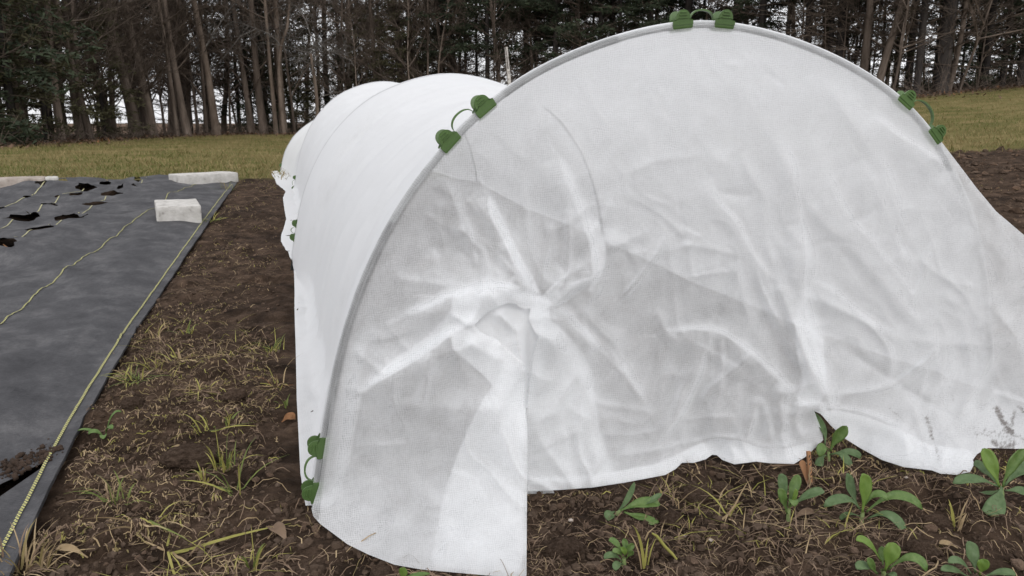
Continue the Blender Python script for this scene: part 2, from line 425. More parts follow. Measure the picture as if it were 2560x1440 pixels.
def mat_material():
    """woven black polypropylene, dusted with soil"""
    m, nt, N, L, out = new_mat('woven_ground_cloth')
    uvn = N.new('ShaderNodeUVMap'); uvn.uv_map = 'uv'
    def nz(scale, detail, rough, stretch=(1, 1, 1)):
        mp = N.new('ShaderNodeMapping'); mp.inputs['Scale'].default_value = stretch
        L.new(uvn.outputs[0], mp.inputs[0])
        n = N.new('ShaderNodeTexNoise'); n.inputs['Scale'].default_value = scale; n.inputs['Detail'].default_value = detail
        n.inputs['Roughness'].default_value = rough
        L.new(mp.outputs[0], n.inputs['Vector']); return n.outputs[0]
    def ramp(src, stops):
        r = N.new('ShaderNodeValToRGB'); e = r.color_ramp.elements
        while len(e) < len(stops): e.new(0.5)
        for q, (p, c) in zip(e, stops): q.position = p; q.color = (*c, 1)
        L.new(src, r.inputs[0]); return r.outputs[0]
    base = ramp(nz(5, 10, 0.74, (1.5, 1.0, 1)), [(0.28, (0.022, 0.022, 0.0245)), (0.5, (0.054, 0.0535, 0.057)), (0.72, (0.115, 0.112, 0.114))])
    weave = ramp(nz(420, 2, 0.5, (0.25, 1.6, 1)), [(0.3, (0.75, 0.75, 0.75)), (0.7, (1.25, 1.25, 1.25))])
    mx = N.new('ShaderNodeMix'); mx.data_type = 'RGBA'; mx.blend_type = 'MULTIPLY'; mx.inputs[0].default_value = 1.0
    L.new(base, mx.inputs[6]); L.new(weave, mx.inputs[7])
    p = N.new('ShaderNodeBsdfPrincipled'); p.inputs['Roughness'].default_value = 0.7
    p.inputs['Specular IOR Level'].default_value = 0.18
    L.new(mx.outputs[2], p.inputs['Base Color'])
    bp = N.new('ShaderNodeBump'); bp.inputs['Strength'].default_value = 0.7; bp.inputs['Distance'].default_value = 0.004
    L.new(nz(34, 8, 0.7, (1.5, 0.8, 1)), bp.inputs['Height']); L.new(bp.outputs[0], p.inputs['Normal'])
    L.new(p.outputs[0], out.inputs[0])
    return m
M['mat'] = mat_material()

def stripe_material():
    m, nt, N, L, out = new_mat('yellow_marking_yarn')
    uvn = N.new('ShaderNodeUVMap'); uvn.uv_map = 'uv'
    ch = N.new('ShaderNodeTexChecker'); ch.inputs['Scale'].default_value = 1.0
    ch.inputs['Color1'].default_value = (0.42, 0.40, 0.13, 1); ch.inputs['Color2'].default_value = (0.05, 0.05, 0.04, 1)
    L.new(uvn.outputs[0], ch.inputs['Vector'])
    p = N.new('ShaderNodeBsdfPrincipled'); p.inputs['Roughness'].default_value = 0.6
    L.new(ch.outputs[0], p.inputs['Base Color']); L.new(p.outputs[0], out.inputs[0])
    return m
M['stripe'] = stripe_material()
M['stripe_plain'] = noise_mat('faded_marking_yarn', [(0.3, (0.24, 0.23, 0.12)), (0.7, (0.40, 0.38, 0.23))], 30, 4, 0.7)

# ------------------------------------------------------------------ tunnel frame (shared by hoops, cover, mat)
YAW = math.radians(16)
NX = np.array([math.cos(YAW), math.sin(YAW), 0.0])         # across the tunnel, to the right
TX = np.array([-math.sin(YAW), math.cos(YAW), 0.0])        # along the tunnel, away
UP = np.array([0, 0, 1.0])
B0 = np.array([-0.2914, 1.0868, 0.0])                      # left foot of the first hoop

def plane_ab(u, v):
    r = ray(u, v); t = ((B0 - CAM) @ TX) / (r @ TX)
    P = CAM + t[..., None] * r
    return (P - B0) @ NX, P[..., 2], t

_h = np.array([(790,1240),(800,1160),(822,1030),(850,880),(880,780),(910,700),(950,610),(1000,520),(1050,447),(1100,385),(1150,330),(1200,280),(1310,195),(1400,150),(1500,110),(1600,80),(1700,62),(1765,58),(1840,66),(1940,88),(2040,125),(2140,172),(2240,240),(2290,290),(2340,350)], float)
_a, _b, _ = plane_ab(_h[:, 0], _h[:, 1])
_right = [(1.105, 0.44), (1.15, 0.37), (1.185, 0.28), (1.21, 0.19), (1.23, 0.10), (1.24, 0.0)]
_a = np.concatenate([[0.0], _a[1:], [p[0] for p in _right]]); _b = np.concatenate([[-0.02], _b[1:], [p[1] for p in _right]])
_s = np.concatenate([[0], np.cumsum(np.hypot(np.diff(_a), np.diff(_b)))])
NA = 121
_q = np.linspace(0, _s[-1], NA)
def _resmooth(c):
    c = np.interp(_q, _s, c)
    for _ in range(10):
        c[1:-1] = c[1:-1] * 0.5 + 0.25 * (c[:-2] + c[2:])
    return c
ARCH = np.stack([_resmooth(_a), _resmooth(_b)], 1)          # hoop centre-line in its own plane

# hoop stations: distance along, lateral shift, lift, width factor, height factor
HOOPS = [(0.0, 0.0, 0.0, 1.0, 1.0), (1.9, 0.0, 0.02, 1.0, 1.0), (4.2, 0.04, 0.095, 0.97, 0.99), (5.75, -0.05, 0.10, 0.96, 0.72)]

def hoop_curve(k):
    s, dx, dz, fw, fh = HOOPS[k]
    c = ARCH.copy()
    a = 0.62 + (c[:, 0] - 0.62) * fw + dx
    return B0 + TX * s + a[:, None] * NX + (c[:, 1] * fh + dz)[:, None] * UP

# ------------------------------------------------------------------ layout lines traced on the ground
MAT_O = np.array([-0.445, 0.30, 0.0])
def mat_ew(P):
    d = np.asarray(P)[..., :2] - MAT_O[:2]
    return d @ TX[:2], -(d @ NX[:2])
_edge = on_ground(np.array([30, 120, 220, 350, 510, 560, 592.]), np.array([1400, 1215, 1030, 810, 560, 505, 456.]))
_ee, _ew = mat_ew(_edge)
_ep = np.polyfit(_ee, _ew, 3)
def mat_edge_w(e):                                          # how far left of the axis the right-hand edge lies
    return np.polyval(_ep, np.clip(e, -0.2, None))
MAT_END = float(_ee[-1])

# the wood's edge
_tl = np.array([(-500, 372), (0, 364), (200, 354), (340, 346), (540, 337), (700, 327), (1000, 312), (1500, 280), (2000, 250), (2300, 240), (2450, 224), (2700, 205), (3300, 190)], float)
TREELINE = on_ground(_tl[:, 0], _tl[:, 1])
_ang = np.arctan2(TREELINE[:, 0], TREELINE[:, 1]); _rad = np.hypot(TREELINE[:, 0], TREELINE[:, 1])
_rad = np.minimum(_rad, 24)
def wood_radius(x, y):
    return np.interp(np.arctan2(x, np.maximum(y, 0.01)), _ang, _rad)

# left ground line of the cover and the hem line at the front
_cl = np.array([(783,1290),(765,1262),(750,1170),(742,1000),(737,800),(735,662),(722,632),(702,600),(703,578),(716,548),(711,522),(707,492),(714,478),(692,458),(677,436)], float)
COVER_EDGE = on_ground(_cl[:, 0], _cl[:, 1])

def soil_relief(x, y):
    """clods, ruts and crumbs of tilled soil"""
    w = 0.022 * fbm(x * 3.1, y * 3.1, 3, 11)
    lump = fbm(x * 9, y * 9, 4, 23, 0.55)
    w = w + 0.020 * np.abs(lump) + 0.012 * lump
    fine = fbm(x * 34, y * 34, 3, 31, 0.6)
    w = w + 0.009 * np.abs(fine) + 0.004 * fine
    return w - 0.014

def axis(fine0, fine1, step, growth, lo, hi):
    c = list(np.arange(fine0, fine1, step))
    st, x = step, c[-1]
    while x < hi: st *= growth; x += st; c.append(x)
    st, x, p = step, c[0], []
    while x > lo: st *= growth; x -= st; p.append(x)
    return np.array(p[::-1] + c)
gx = axis(-1.15, 1.25, 0.0085, 1.035, -420, 420)
gy = axis(0.50, 2.0, 0.0085, 1.028, -60, 520)
GX, GY = np.meshgrid(gx, gy)
near = 1 - smooth(9, 14, np.hypot(GX, GY))
lawn_edge = 5.85 + 0.10 * (GX + 2.5) + 0.22 * fbm(GX * 1.5, GX * 0 + 3, 3, 5) + 0.25 * fbm(GX * 2.2, GY * 2.2, 3, 6)
lawn_m = smooth(-0.12, 0.22, GY - lawn_edge)
wr = wood_radius(GX, GY)
rr_ = np.hypot(GX, GY)
litter_m = smooth(-1.4, 0.6, rr_ - wr + 0.9 * fbm(GX * 0.8, GY * 0.8, 3, 8)) * (GY > 2)
GZ = terrain(GX, GY) + soil_relief(GX, GY) * near * (1 - 0.75 * lawn_m)
GZ += 0.018 * fbm(GX * 1.3, GY * 1.3, 3, 41) * smooth(4, 7, GY) * near
# under the cover and along its hem the soil is pressed flatter
_hemline = [(783, 1290), (830, 1322), (920, 1375), (1050, 1411), (1240, 1428), (1309, 1440), (1310, 1330), (1314, 1229), (1480, 1219), (1640, 1192), (1705, 1157), (1836, 1161), (2014, 1142), (2110, 1100), (2205, 1150), (2330, 1176), (2430, 1180), (2440, 1135), (2540, 1122), (2700, 1115), (2880, 1010)]
HEM_G = on_ground(np.array([p[0] for p in _hemline], float), np.array([p[1] for p in _hemline], float))[:, :2]
_bb = (GX > -0.6) & (GX < 1.5) & (GY > 0.7) & (GY < 2.2)
_pb = np.stack([GX[_bb], GY[_bb]], 1)
_hd = np.full(len(_pb), 9.0)
for _p, _q in zip(HEM_G[:-1], HEM_G[1:]):
    _ab = _q - _p; _t = np.clip(((_pb - _p) @ _ab) / (_ab @ _ab), 0, 1)
    _hd = np.minimum(_hd, np.hypot(*(_pb - _p - _t[:, None] * _ab).T))
_k = 1 - smooth(0.012, 0.07, _hd)
_base = terrain(GX[_bb], GY[_bb]) - 0.008
GZ[_bb] = GZ[_bb] * (1 - 0.85 * _k) + _base * 0.85 * _k
_e, _w = mat_ew(np.stack([GX, GY], -1))
_in = (_w - mat_edge_w(_e))
_cl_ = _e < MAT_END + 0.02
GZ = np.where(_cl_, GZ - 0.06 * smooth(0.02, 0.22, _in) - 0.013 * smooth(-0.04, 0.02, _in), GZ)
gcol = Buf()
gv = np.stack([GX, GY, GZ], -1).reshape(-1, 3)
gme = mesh_of('ground', gv, grid_faces(len(gy), len(gx)), M['soil'])
for nm, arr in (('lawn', lawn_m), ('litter', litter_m)):
    at = gme.attributes.new(nm, 'FLOAT', 'POINT'); at.data.foreach_set('value', arr.astype(np.float32).ravel())
tag(link('ground', gme), kind='structure', label='dark tilled soil running back to a lawn and the leaf litter of the wood')

def gz(x, y):
    """height of the finished ground sheet (bilinear)"""
    x, y = np.asarray(x, float), np.asarray(y, float)
    i = np.clip(np.searchsorted(gx, x) - 1, 0, len(gx) - 2); j = np.clip(np.searchsorted(gy, y) - 1, 0, len(gy) - 2)
    fx = np.clip((x - gx[i]) / (gx[i + 1] - gx[i]), 0, 1); fy = np.clip((y - gy[j]) / (gy[j + 1] - gy[j]), 0, 1)
    return (GZ[j, i] * (1 - fx) + GZ[j, i + 1] * fx) * (1 - fy) + (GZ[j + 1, i] * (1 - fx) + GZ[j + 1, i + 1] * fx) * fy

def gpt(u, v):
    """point of the finished ground seen at a traced place"""
    P = on_ground(np.array([float(u)]), np.array([float(v)]))[0]
    for _ in range(4):
        h = gz(P[0], P[1]); r = ray(u, v); t = (h - CAM[2]) / r[2] if r[2] < -0.02 else None
        if t is None or t > 40: break
        P = CAM + t * r
    return np.array([P[0], P[1], float(gz(P[0], P[1]))])

# ------------------------------------------------------------------ row cover
PR = 0.0052                                                  # pipe radius
cover = empty('row_cover', B0 + NX * 0.62)
tag(cover, 'white fleece row cover stretched over the hoops as a low tunnel', 'row cover')
cover_inv = -np.array(cover.location)

def cover_part(name, me):
    o = link(name, me, cover); o.location = tuple(cover_inv); return o

# --- the long sheet over the hoops
s_rows = []
for k in range(len(HOOPS) - 1):
    s0, s1 = HOOPS[k][0], HOOPS[k + 1][0]
    n = [60, 50, 30][k]
    s_rows += list(s0 + (s1 - s0) * (np.arange(n) / n))
s_rows.append(HOOPS[-1][0])
for h in HOOPS: s_rows += [h[0] + d for d in (-0.017, -0.008, 0.008, 0.017) if 0 < h[0] + d < HOOPS[-1][0]]
s_rows = np.array(sorted(s_rows))
ce_s = (COVER_EDGE - B0) @ TX; ce_a = (COVER_EDGE - B0) @ NX
_o = np.argsort(ce_s); ce_s, ce_a = ce_s[_o], ce_a[_o]
idx = np.arange(0, NA)
rows = []
for s in s_rows:
    k = min(np.searchsorted([h[0] for h in HOOPS], s, 'right') - 1, len(HOOPS) - 2)
    h0, h1 = HOOPS[k], HOOPS[k + 1]
    f = (s - h0[0]) / (h1[0] - h0[0])
    g = h0[1:] if f == 0 else tuple(h0[i] + (h1[i] - h0[i]) * f for i in range(1, 5))
    dx, dz, fw, fh = g
    sag = math.sin(math.pi * f) ** 0.8 if 0 < f < 1 else 0.0
    a = (ARCH[:, 0] - 0.62) * fw; b = ARCH[:, 1] * fh
    # outward by the pipe's radius, inward where it hangs between two hoops
    t = np.gradient(np.stack([a, b], 1), axis=0); t /= np.linalg.norm(t, axis=1)[:, None]
    nrm = np.stack([-t[:, 1], t[:, 0]], 1)
    up = np.clip(b / 0.685, 0, 1)
    depth = (PR + 0.0018) - sag * (0.055 + 0.05 * up ** 2)
    # hanging folds: long ripples that run down the side
    q = np.linspace(0, 1, NA)
    rip = fbm(np.full(NA, s * 5.2), q * 1.6 + s * 0.6, 3, 51) * 0.030 + fbm(np.full(NA, s * 13), q * 3.0 + s, 3, 52) * 0.011
    crk = -np.abs(fbm(q * 9 + s * 3.0, s * 8 + q * 2, 3, 53)) * 0.010
    depth = depth + (rip + crk) * (min(1, sag * 1.6))
    P2 = np.stack([a, b], 1) + nrm * depth[:, None]
    ae = np.interp(s, ce_s, ce_a)
    # skirts down to the soil on either side
    L0 = P2[3]
    nsk = 12
    pl = []
    for j in range(nsk):
        w = j / nsk
        x = (ae - 0.62 - dx) * (1 - w) + (L0[0]) * w
        x = x + (1 - w) * w * 0.03 * fbm(s * 6.0, w * 2, 3, 61)
        zz = (0.0) * (1 - w) + L0[1] * w
        pl.append((x, zz - 0.02 * math.sin(math.pi * w)))
    R0 = P2[NA - 4]
    pr = [(R0[0] + (0.10 + 0.05 * fbm(s * 3, 2.0, 3, 62)) * w, R0[1] * (1 - w)) for w in [(j + 1) / nsk for j in range(nsk)]]
    full = np.concatenate([np.array(pl), P2[3:NA - 3], np.array(pr)])
    pos = B0 + TX * s + (full[:, 0] + 0.62 + dx)[:, None] * NX + (full[:, 1] + dz)[:, None] * UP
    for seg, e in ((slice(0, nsk), 0), (slice(len(full) - nsk, len(full)), -1)):
        gzz = gz(pos[seg, 0], pos[seg, 1])
        pos[seg, 2] = np.maximum(pos[seg, 2], gzz + 0.004)
    wl_ = np.concatenate([np.linspace(1, 0, nsk), np.zeros(len(full) - nsk)])
    end_z = gz(pos[0, 0], pos[0, 1]) + 0.006
    pos[:nsk, 2] = pos[:nsk, 2] * (1 - wl_[:nsk] ** 2) + end_z * wl_[:nsk] ** 2
    rows.append(pos)
NFULL = len(full)
# the sheet's near rim: it rolls round the front of the first pipe
hc = hoop_curve(0)
tt = np.gradient(hc, axis=0); tt /= np.linalg.norm(tt, axis=1)[:, None]
out_n = np.cross(tt, -TX); out_n *= np.sign((out_n @ UP) + 0.2 * np.sign((hc - (B0 + 0.62 * NX)) @ NX) * (out_n @ NX) * 5)[:, None]
rim = []
for ph in (0.0, 0.35, 0.7, 1.05, 1.4, 1.7):
    rr = PR + 0.0016
    c = hc[:, :] + out_n * (rr * math.cos(ph)) - TX * (rr * math.sin(ph))
    rim.append(c)
rim = np.array(rim)
sk = 12
rim_rows = []
for r_ in rim[1:][::-1]:
    row = rows[0].copy(); row[sk:sk + NA - 6] = r_[3:NA - 3]
    d = (row[sk] - rows[0][sk])[None]
    row[:sk] += d * np.linspace(0.3, 1, sk)[:, None]
    row[sk + NA - 6:] += (row[sk + NA - 7] - rows[0][sk + NA - 7])[None] * np.linspace(1, 0.3, NFULL - sk - NA + 6)[:, None]
    rim_rows.append(row)
allrows = np.array(rim_rows + rows)
uu = np.concatenate([np.zeros((len(allrows), 1)), np.cumsum(np.linalg.norm(np.diff(allrows, axis=1), axis=2), 1)], 1)
vv = np.concatenate([np.linspace(-0.012, -0.002, len(rim_rows)), s_rows])[:, None] + 0 * uu
ts_me = mesh_of('tunnel_sheet', allrows.reshape(-1, 3), grid_faces(*allrows.shape[:2]), M['fabric'], uv=np.stack([uu, vv], -1).reshape(-1, 2))
tight = np.zeros(allrows.shape[:2])
tight[:len(rim_rows)] = 1
for h in HOOPS: tight[len(rim_rows):] = np.maximum(tight[len(rim_rows):], (np.abs(s_rows - h[0]) < 0.010)[:, None] * 1.0)
tight[len(rim_rows) + 4:] *= 2.3
tight[:, :12] = 0; tight[:, -12:] = 0
at = ts_me.attributes.new('tight', 'FLOAT', 'POINT'); at.data.foreach_set('value', tight.astype(np.float32).ravel())
cover_part('tunnel_sheet', ts_me)
# far end, gathered down to the soil
last = rows[-1]; cen = last.mean(0) * 1.0
far_rows = []
for w in np.linspace(0, 1, 14):
    shrink = 1 - 0.55 * w
    p = cen + (last - cen) * shrink; p = p + TX * (0.7 * w)
    p[:, 2] = last[:, 2] * (1 - w) + 0.12 * w + 0.01 * fbm(np.arange(NFULL) * 0.3, w * 3, 3, 63)
    p[:, 2] = np.maximum(p[:, 2], gz(p[:, 0], p[:, 1]) + 0.004)
    far_rows.append(p)
far_rows = np.array(far_rows)
cover_part('far_end', mesh_of('far_end', far_rows.reshape(-1, 3), grid_faces(*far_rows.shape[:2]), M['fabric'], uv=np.stack([uu[-1][None] + 0 * far_rows[..., 0], np.linspace(0, .8, 14)[:, None] + 0 * far_rows[..., 0]], -1).reshape(-1, 2)))

# --- the end curtain: hangs from the first hoop, pulled together at one spot, spread on the soil
GATHER = np.array([1345.0, 742.0])
front_u = hc - TX * (PR + 0.0016)
arc_px = project(front_u)                                     # where its upper edge runs
arc_px = arc_px[3:101]
arc_px = arc_px[(arc_px[:, 1] < 1225) & ~((arc_px[:, 0] > 2200) & (arc_px[:, 1] > 346))]
arc_r = [(2352, 352), (2400, 415), (2440, 468), (2490, 528), (2530, 562), (2570, 596), (2640, 650), (2720, 720), (2800, 800), (2870, 900)]
bottom_r = [(2880, 1010), (2800, 1080), (2700, 1115), (2600, 1120), (2540, 1122), (2470, 1120), (2443, 1135), (2432, 1150), (2436, 1160), (2425, 1180), (2390, 1187), (2350, 1184), (2330, 1176), (2260, 1168), (2205, 1150), (2150, 1120), (2110, 1095), (2075, 1062), (2052, 1035), (2036, 1028)]
hem_px = [(2036, 1028), (2044, 1050), (2056, 1080), (2058, 1100), (2040, 1118), (2014, 1142), (1985, 1160), (1925, 1158), (1890, 1154), (1836, 1161), (1806, 1150), (1792, 1138), (1780, 1137), (1765, 1148), (1735, 1157), (1705, 1157), (1690, 1172), (1664, 1187), (1640, 1192), (1560, 1207), (1480, 1219), (1400, 1225), (1314, 1229)]
slit_r = [(1313, 1140), (1315, 1060), (1322, 975), (1332, 905), (1338, 868), (1347, 840), (1338, 832), (1328, 812), (1322, 796), (1325, 780)]
pocket_top = [(1327, 771), (1312, 772), (1300, 768), (1290, 760), (1278, 756), (1262, 760), (1242, 768), (1224, 778), (1205, 792), (1186, 812)]
pocket_low = [(1198, 828), (1220, 840), (1240, 848), (1262, 866), (1282, 884), (1305, 905), (1318, 920)]
slit_l = [(1316, 980), (1313, 1050), (1312, 1140), (1311, 1240), (1310, 1340), (1309, 1437)]
bottom_l = [(1298, 1441), (1270, 1434), (1240, 1428), (1150, 1420), (1050, 1411), (985, 1400), (920, 1375), (868, 1350), (830, 1322), (800, 1300), (782, 1280), (778, 1262)]

def dense(poly, step):
    poly = np.asarray(poly, float); o = []
    for p, q in zip(poly[:-1], poly[1:]):
        n = max(1, int(np.hypot(*(q - p)) / step)); o.append(p + (q - p) * (np.arange(n) / n)[:, None])
    o.append(poly[-1:]); return np.concatenate(o)

STEP = 4.8
chain = np.concatenate([arc_px, np.array(arc_r), np.array(bottom_r), np.array(hem_px[1:]), np.array(slit_r), np.array(pocket_top), np.array(pocket_low), np.array(slit_l), np.array(bottom_l)])
outline = dense(np.concatenate([chain, chain[:1]]), STEP)[:-1]

def inside(poly, x, y):
    c = np.zeros(x.shape, bool); n = len(poly)
    x1, y1 = poly[:, 0], poly[:, 1]; x2, y2 = np.roll(x1, -1), np.roll(y1, -1)
    for a, b, p, q in zip(x1, y1, x2, y2):
        if b == q: continue
        m = ((b > y) != (q > y))
        c ^= m & (x < (p - a) * (y - b) / (q - b) + a)
    return c

def seg_dist(P, poly, chunk=4000):
    """distance to a polyline and the run-fraction of the nearest point on it"""
    poly = np.asarray(poly, float); a, b = poly[:-1], poly[1:]; ab = b - a
    L = np.hypot(*ab.T); cum = np.concatenate([[0], np.cumsum(L)])
    D = np.empty(len(P)); Tt = np.empty(len(P)); Sg = np.empty(len(P))
    for i in range(0, len(P), chunk):
        p = P[i:i + chunk]
        t = np.clip(((p[:, None] - a) * ab).sum(-1) / ((ab ** 2).sum(-1) + 1e-9), 0, 1)
        d = p[:, None] - (a + t[..., None] * ab)
        dd = (d ** 2).sum(-1); k = dd.argmin(1); r = np.arange(len(p))
        D[i:i + chunk] = np.sqrt(dd[r, k]); Tt[i:i + chunk] = (cum[k] + t[r, k] * L[k]) / cum[-1]
        Sg[i:i + chunk] = np.sign(ab[k, 0] * d[r, k, 1] - ab[k, 1] * d[r, k, 0])
    return D, Tt, Sg

def fill_region(outl, step):
    lo, hi = outl.min(0), outl.max(0)
    X, Y = np.meshgrid(np.arange(lo[0], hi[0], step), np.arange(lo[1], hi[1], step * 0.87))
    X[1::2] += step / 2
    P = np.stack([X.ravel(), Y.ravel()], 1)
    P = P[inside(outl, P[:, 0], P[:, 1])]
    D, _, _ = seg_dist(P, np.concatenate([outl, outl[:1]]))
    P = P[D > step * 0.55]
    n = len(outl)
    allp = np.concatenate([outl, P])
    res = delaunay_2d_cdt([Vector(p) for p in allp.tolist()], [(i, (i + 1) % n) for i in range(n)], [], 1, 0.01)
    v = np.array([tuple(p) for p in res[0]])
    f = np.array([t for t in res[2] if len(t) == 3], int)
    c = v[f].mean(1)
    return v, f[inside(outl, c[:, 0], c[:, 1])]

# depth of the sheet: control points (place, metres nearer than the hoop plane along the line of sight)
def t_ground(u, v, dz=0.006):
    P = on_ground(np.array([float(u)]), np.array([float(v)]), dz)[0]; return float((P - CAM) @ F_)
ctrl = []; SIDE = ['B']
def ctl(u, v, off): ctrl.append((u, v, off, SIDE[0]))
def ctl_g(u, v, dz=0.006):
    t = plane_ab(np.array([float(u)]), np.array([float(v)]))[2][0]
    ctrl.append((u, v, t - t_ground(u, v, dz), SIDE[0]))
for p in arc_px[::6]: ctl(p[0], p[1], PR + 0.0016)
SIDE[0] = 'L'
for p in bottom_l[1:-2]: ctl_g(*p)
SIDE[0] = 'R'
for p in hem_px[5:]: ctl_g(*p)
for p in [(2425, 1180), (2390, 1187), (2330, 1176), (2260, 1168), (2205, 1150), (2150, 1120)]: ctl_g(*p)
for p in [(2600, 1120), (2540, 1122), (2470, 1120)]: ctl_g(p[0], p[1], 0.012)
ctl(2750, 1110, 0.16); ctl(2870, 1010, 0.12); ctl(2870, 900, 0.05)
SIDE[0] = 'B'
ctl(2352, 352, 0.008); ctl(2440, 468, 0.02); ctl(2530, 562, 0.035); ctl(2640, 650, 0.04); ctl(2800, 800, 0.04)
ctl(*GATHER, 0.02); ctl(1340, 800, 0.045); ctl(1250, 730, 0.05); ctl(1150, 790, 0.06); ctl(1050, 880, 0.05); ctl(920, 970, 0.05)
SIDE[0] = 'L'
ctl(1310, 930, 0.085); ctl(1310, 1100, 0.147); ctl(1310, 1250, 0.203); ctl(1200, 1150, 0.125); ctl(1050, 1150, 0.085); ctl(900, 1150, 0.045)
SIDE[0] = 'B'
ctl(860, 1000, 0.02); ctl(950, 820, 0.015); ctl(1100, 640, 0.0); ctl(1300, 560, -0.01); ctl(1450, 560, -0.012)
ctl(1250, 420, -0.004); ctl(1500, 350, -0.004); ctl(1765, 300, -0.002); ctl(2000, 350, 0.0); ctl(1765, 600, -0.012)
ctl(1600, 750, -0.02); ctl(1500, 900, 0.0); ctl(1420, 1000, 0.045); ctl(1600, 1050, 0.03); ctl(1750, 900, -0.01)
ctl(1900, 800, 0.0); ctl(2050, 700, 0.012); ctl(2060, 900, 0.035); ctl(2066, 1000, 0.07); ctl(2036, 1030, 0.08)
ctl(1980, 1050, 0.075); ctl(1800, 1050, 0.045); ctl(2200, 800, 0.02); ctl(2200, 950, 0.055); ctl(2350, 1000, 0.09); ctl(2350, 800, 0.04); ctl(2350, 600, 0.02)
ctl(2520, 900, 0.075); ctl(2520, 1040, 0.13); ctl(2200, 500, 0.006)
SIDE[0] = 'R'
ctl(1318, 930, 0.035); ctl(1318, 1020, 0.05); ctl(1318, 1120, 0.062)

def tps_fit(c):
    x = c[:, :2] / 500.0; n = len(x)
    d2 = ((x[:, None] - x[None]) ** 2).sum(-1)
    K = d2 * np.log(d2 + 1e-12) * 0.5 + np.eye(n) * 1e-3
    Pm = np.concatenate([np.ones((n, 1)), x], 1)
    A = np.block([[K, Pm], [Pm.T, np.zeros((3, 3))]])
    w = np.linalg.solve(A, np.concatenate([c[:, 2], np.zeros(3)]))
    def ev(P):
        o = np.empty(len(P)); q = P / 500.0
        for i in range(0, len(P), 4000):
            d = ((q[i:i + 4000, None] - x[None]) ** 2).sum(-1)
            o[i:i + 4000] = (d * np.log(d + 1e-12) * 0.5) @ w[:n] + w[n] + q[i:i + 4000] @ w[n + 1:]
        return o
    return ev
offL = tps_fit(np.array([c[:3] for c in ctrl if c[3] in 'BL'])); offR = tps_fit(np.array([c[:3] for c in ctrl if c[3] in 'BR']))
def base_off(P, side=None):
    left = (P[:, 0] < 1314.5) if side is None else np.full(len(P), side == 'L')
    w = smooth(700, 925, P[:, 1]) * left
    if side == 'R': w = w * 0
    # far from the slit both fits agree; left of it the flap has its own depth below the gather
    a = offR(P); b = offL(P)
    w = np.where(P[:, 0] < 1314.5, np.maximum(w, left * smooth(1150, 1000, P[:, 0])), w)
    return a + (b - a) * w

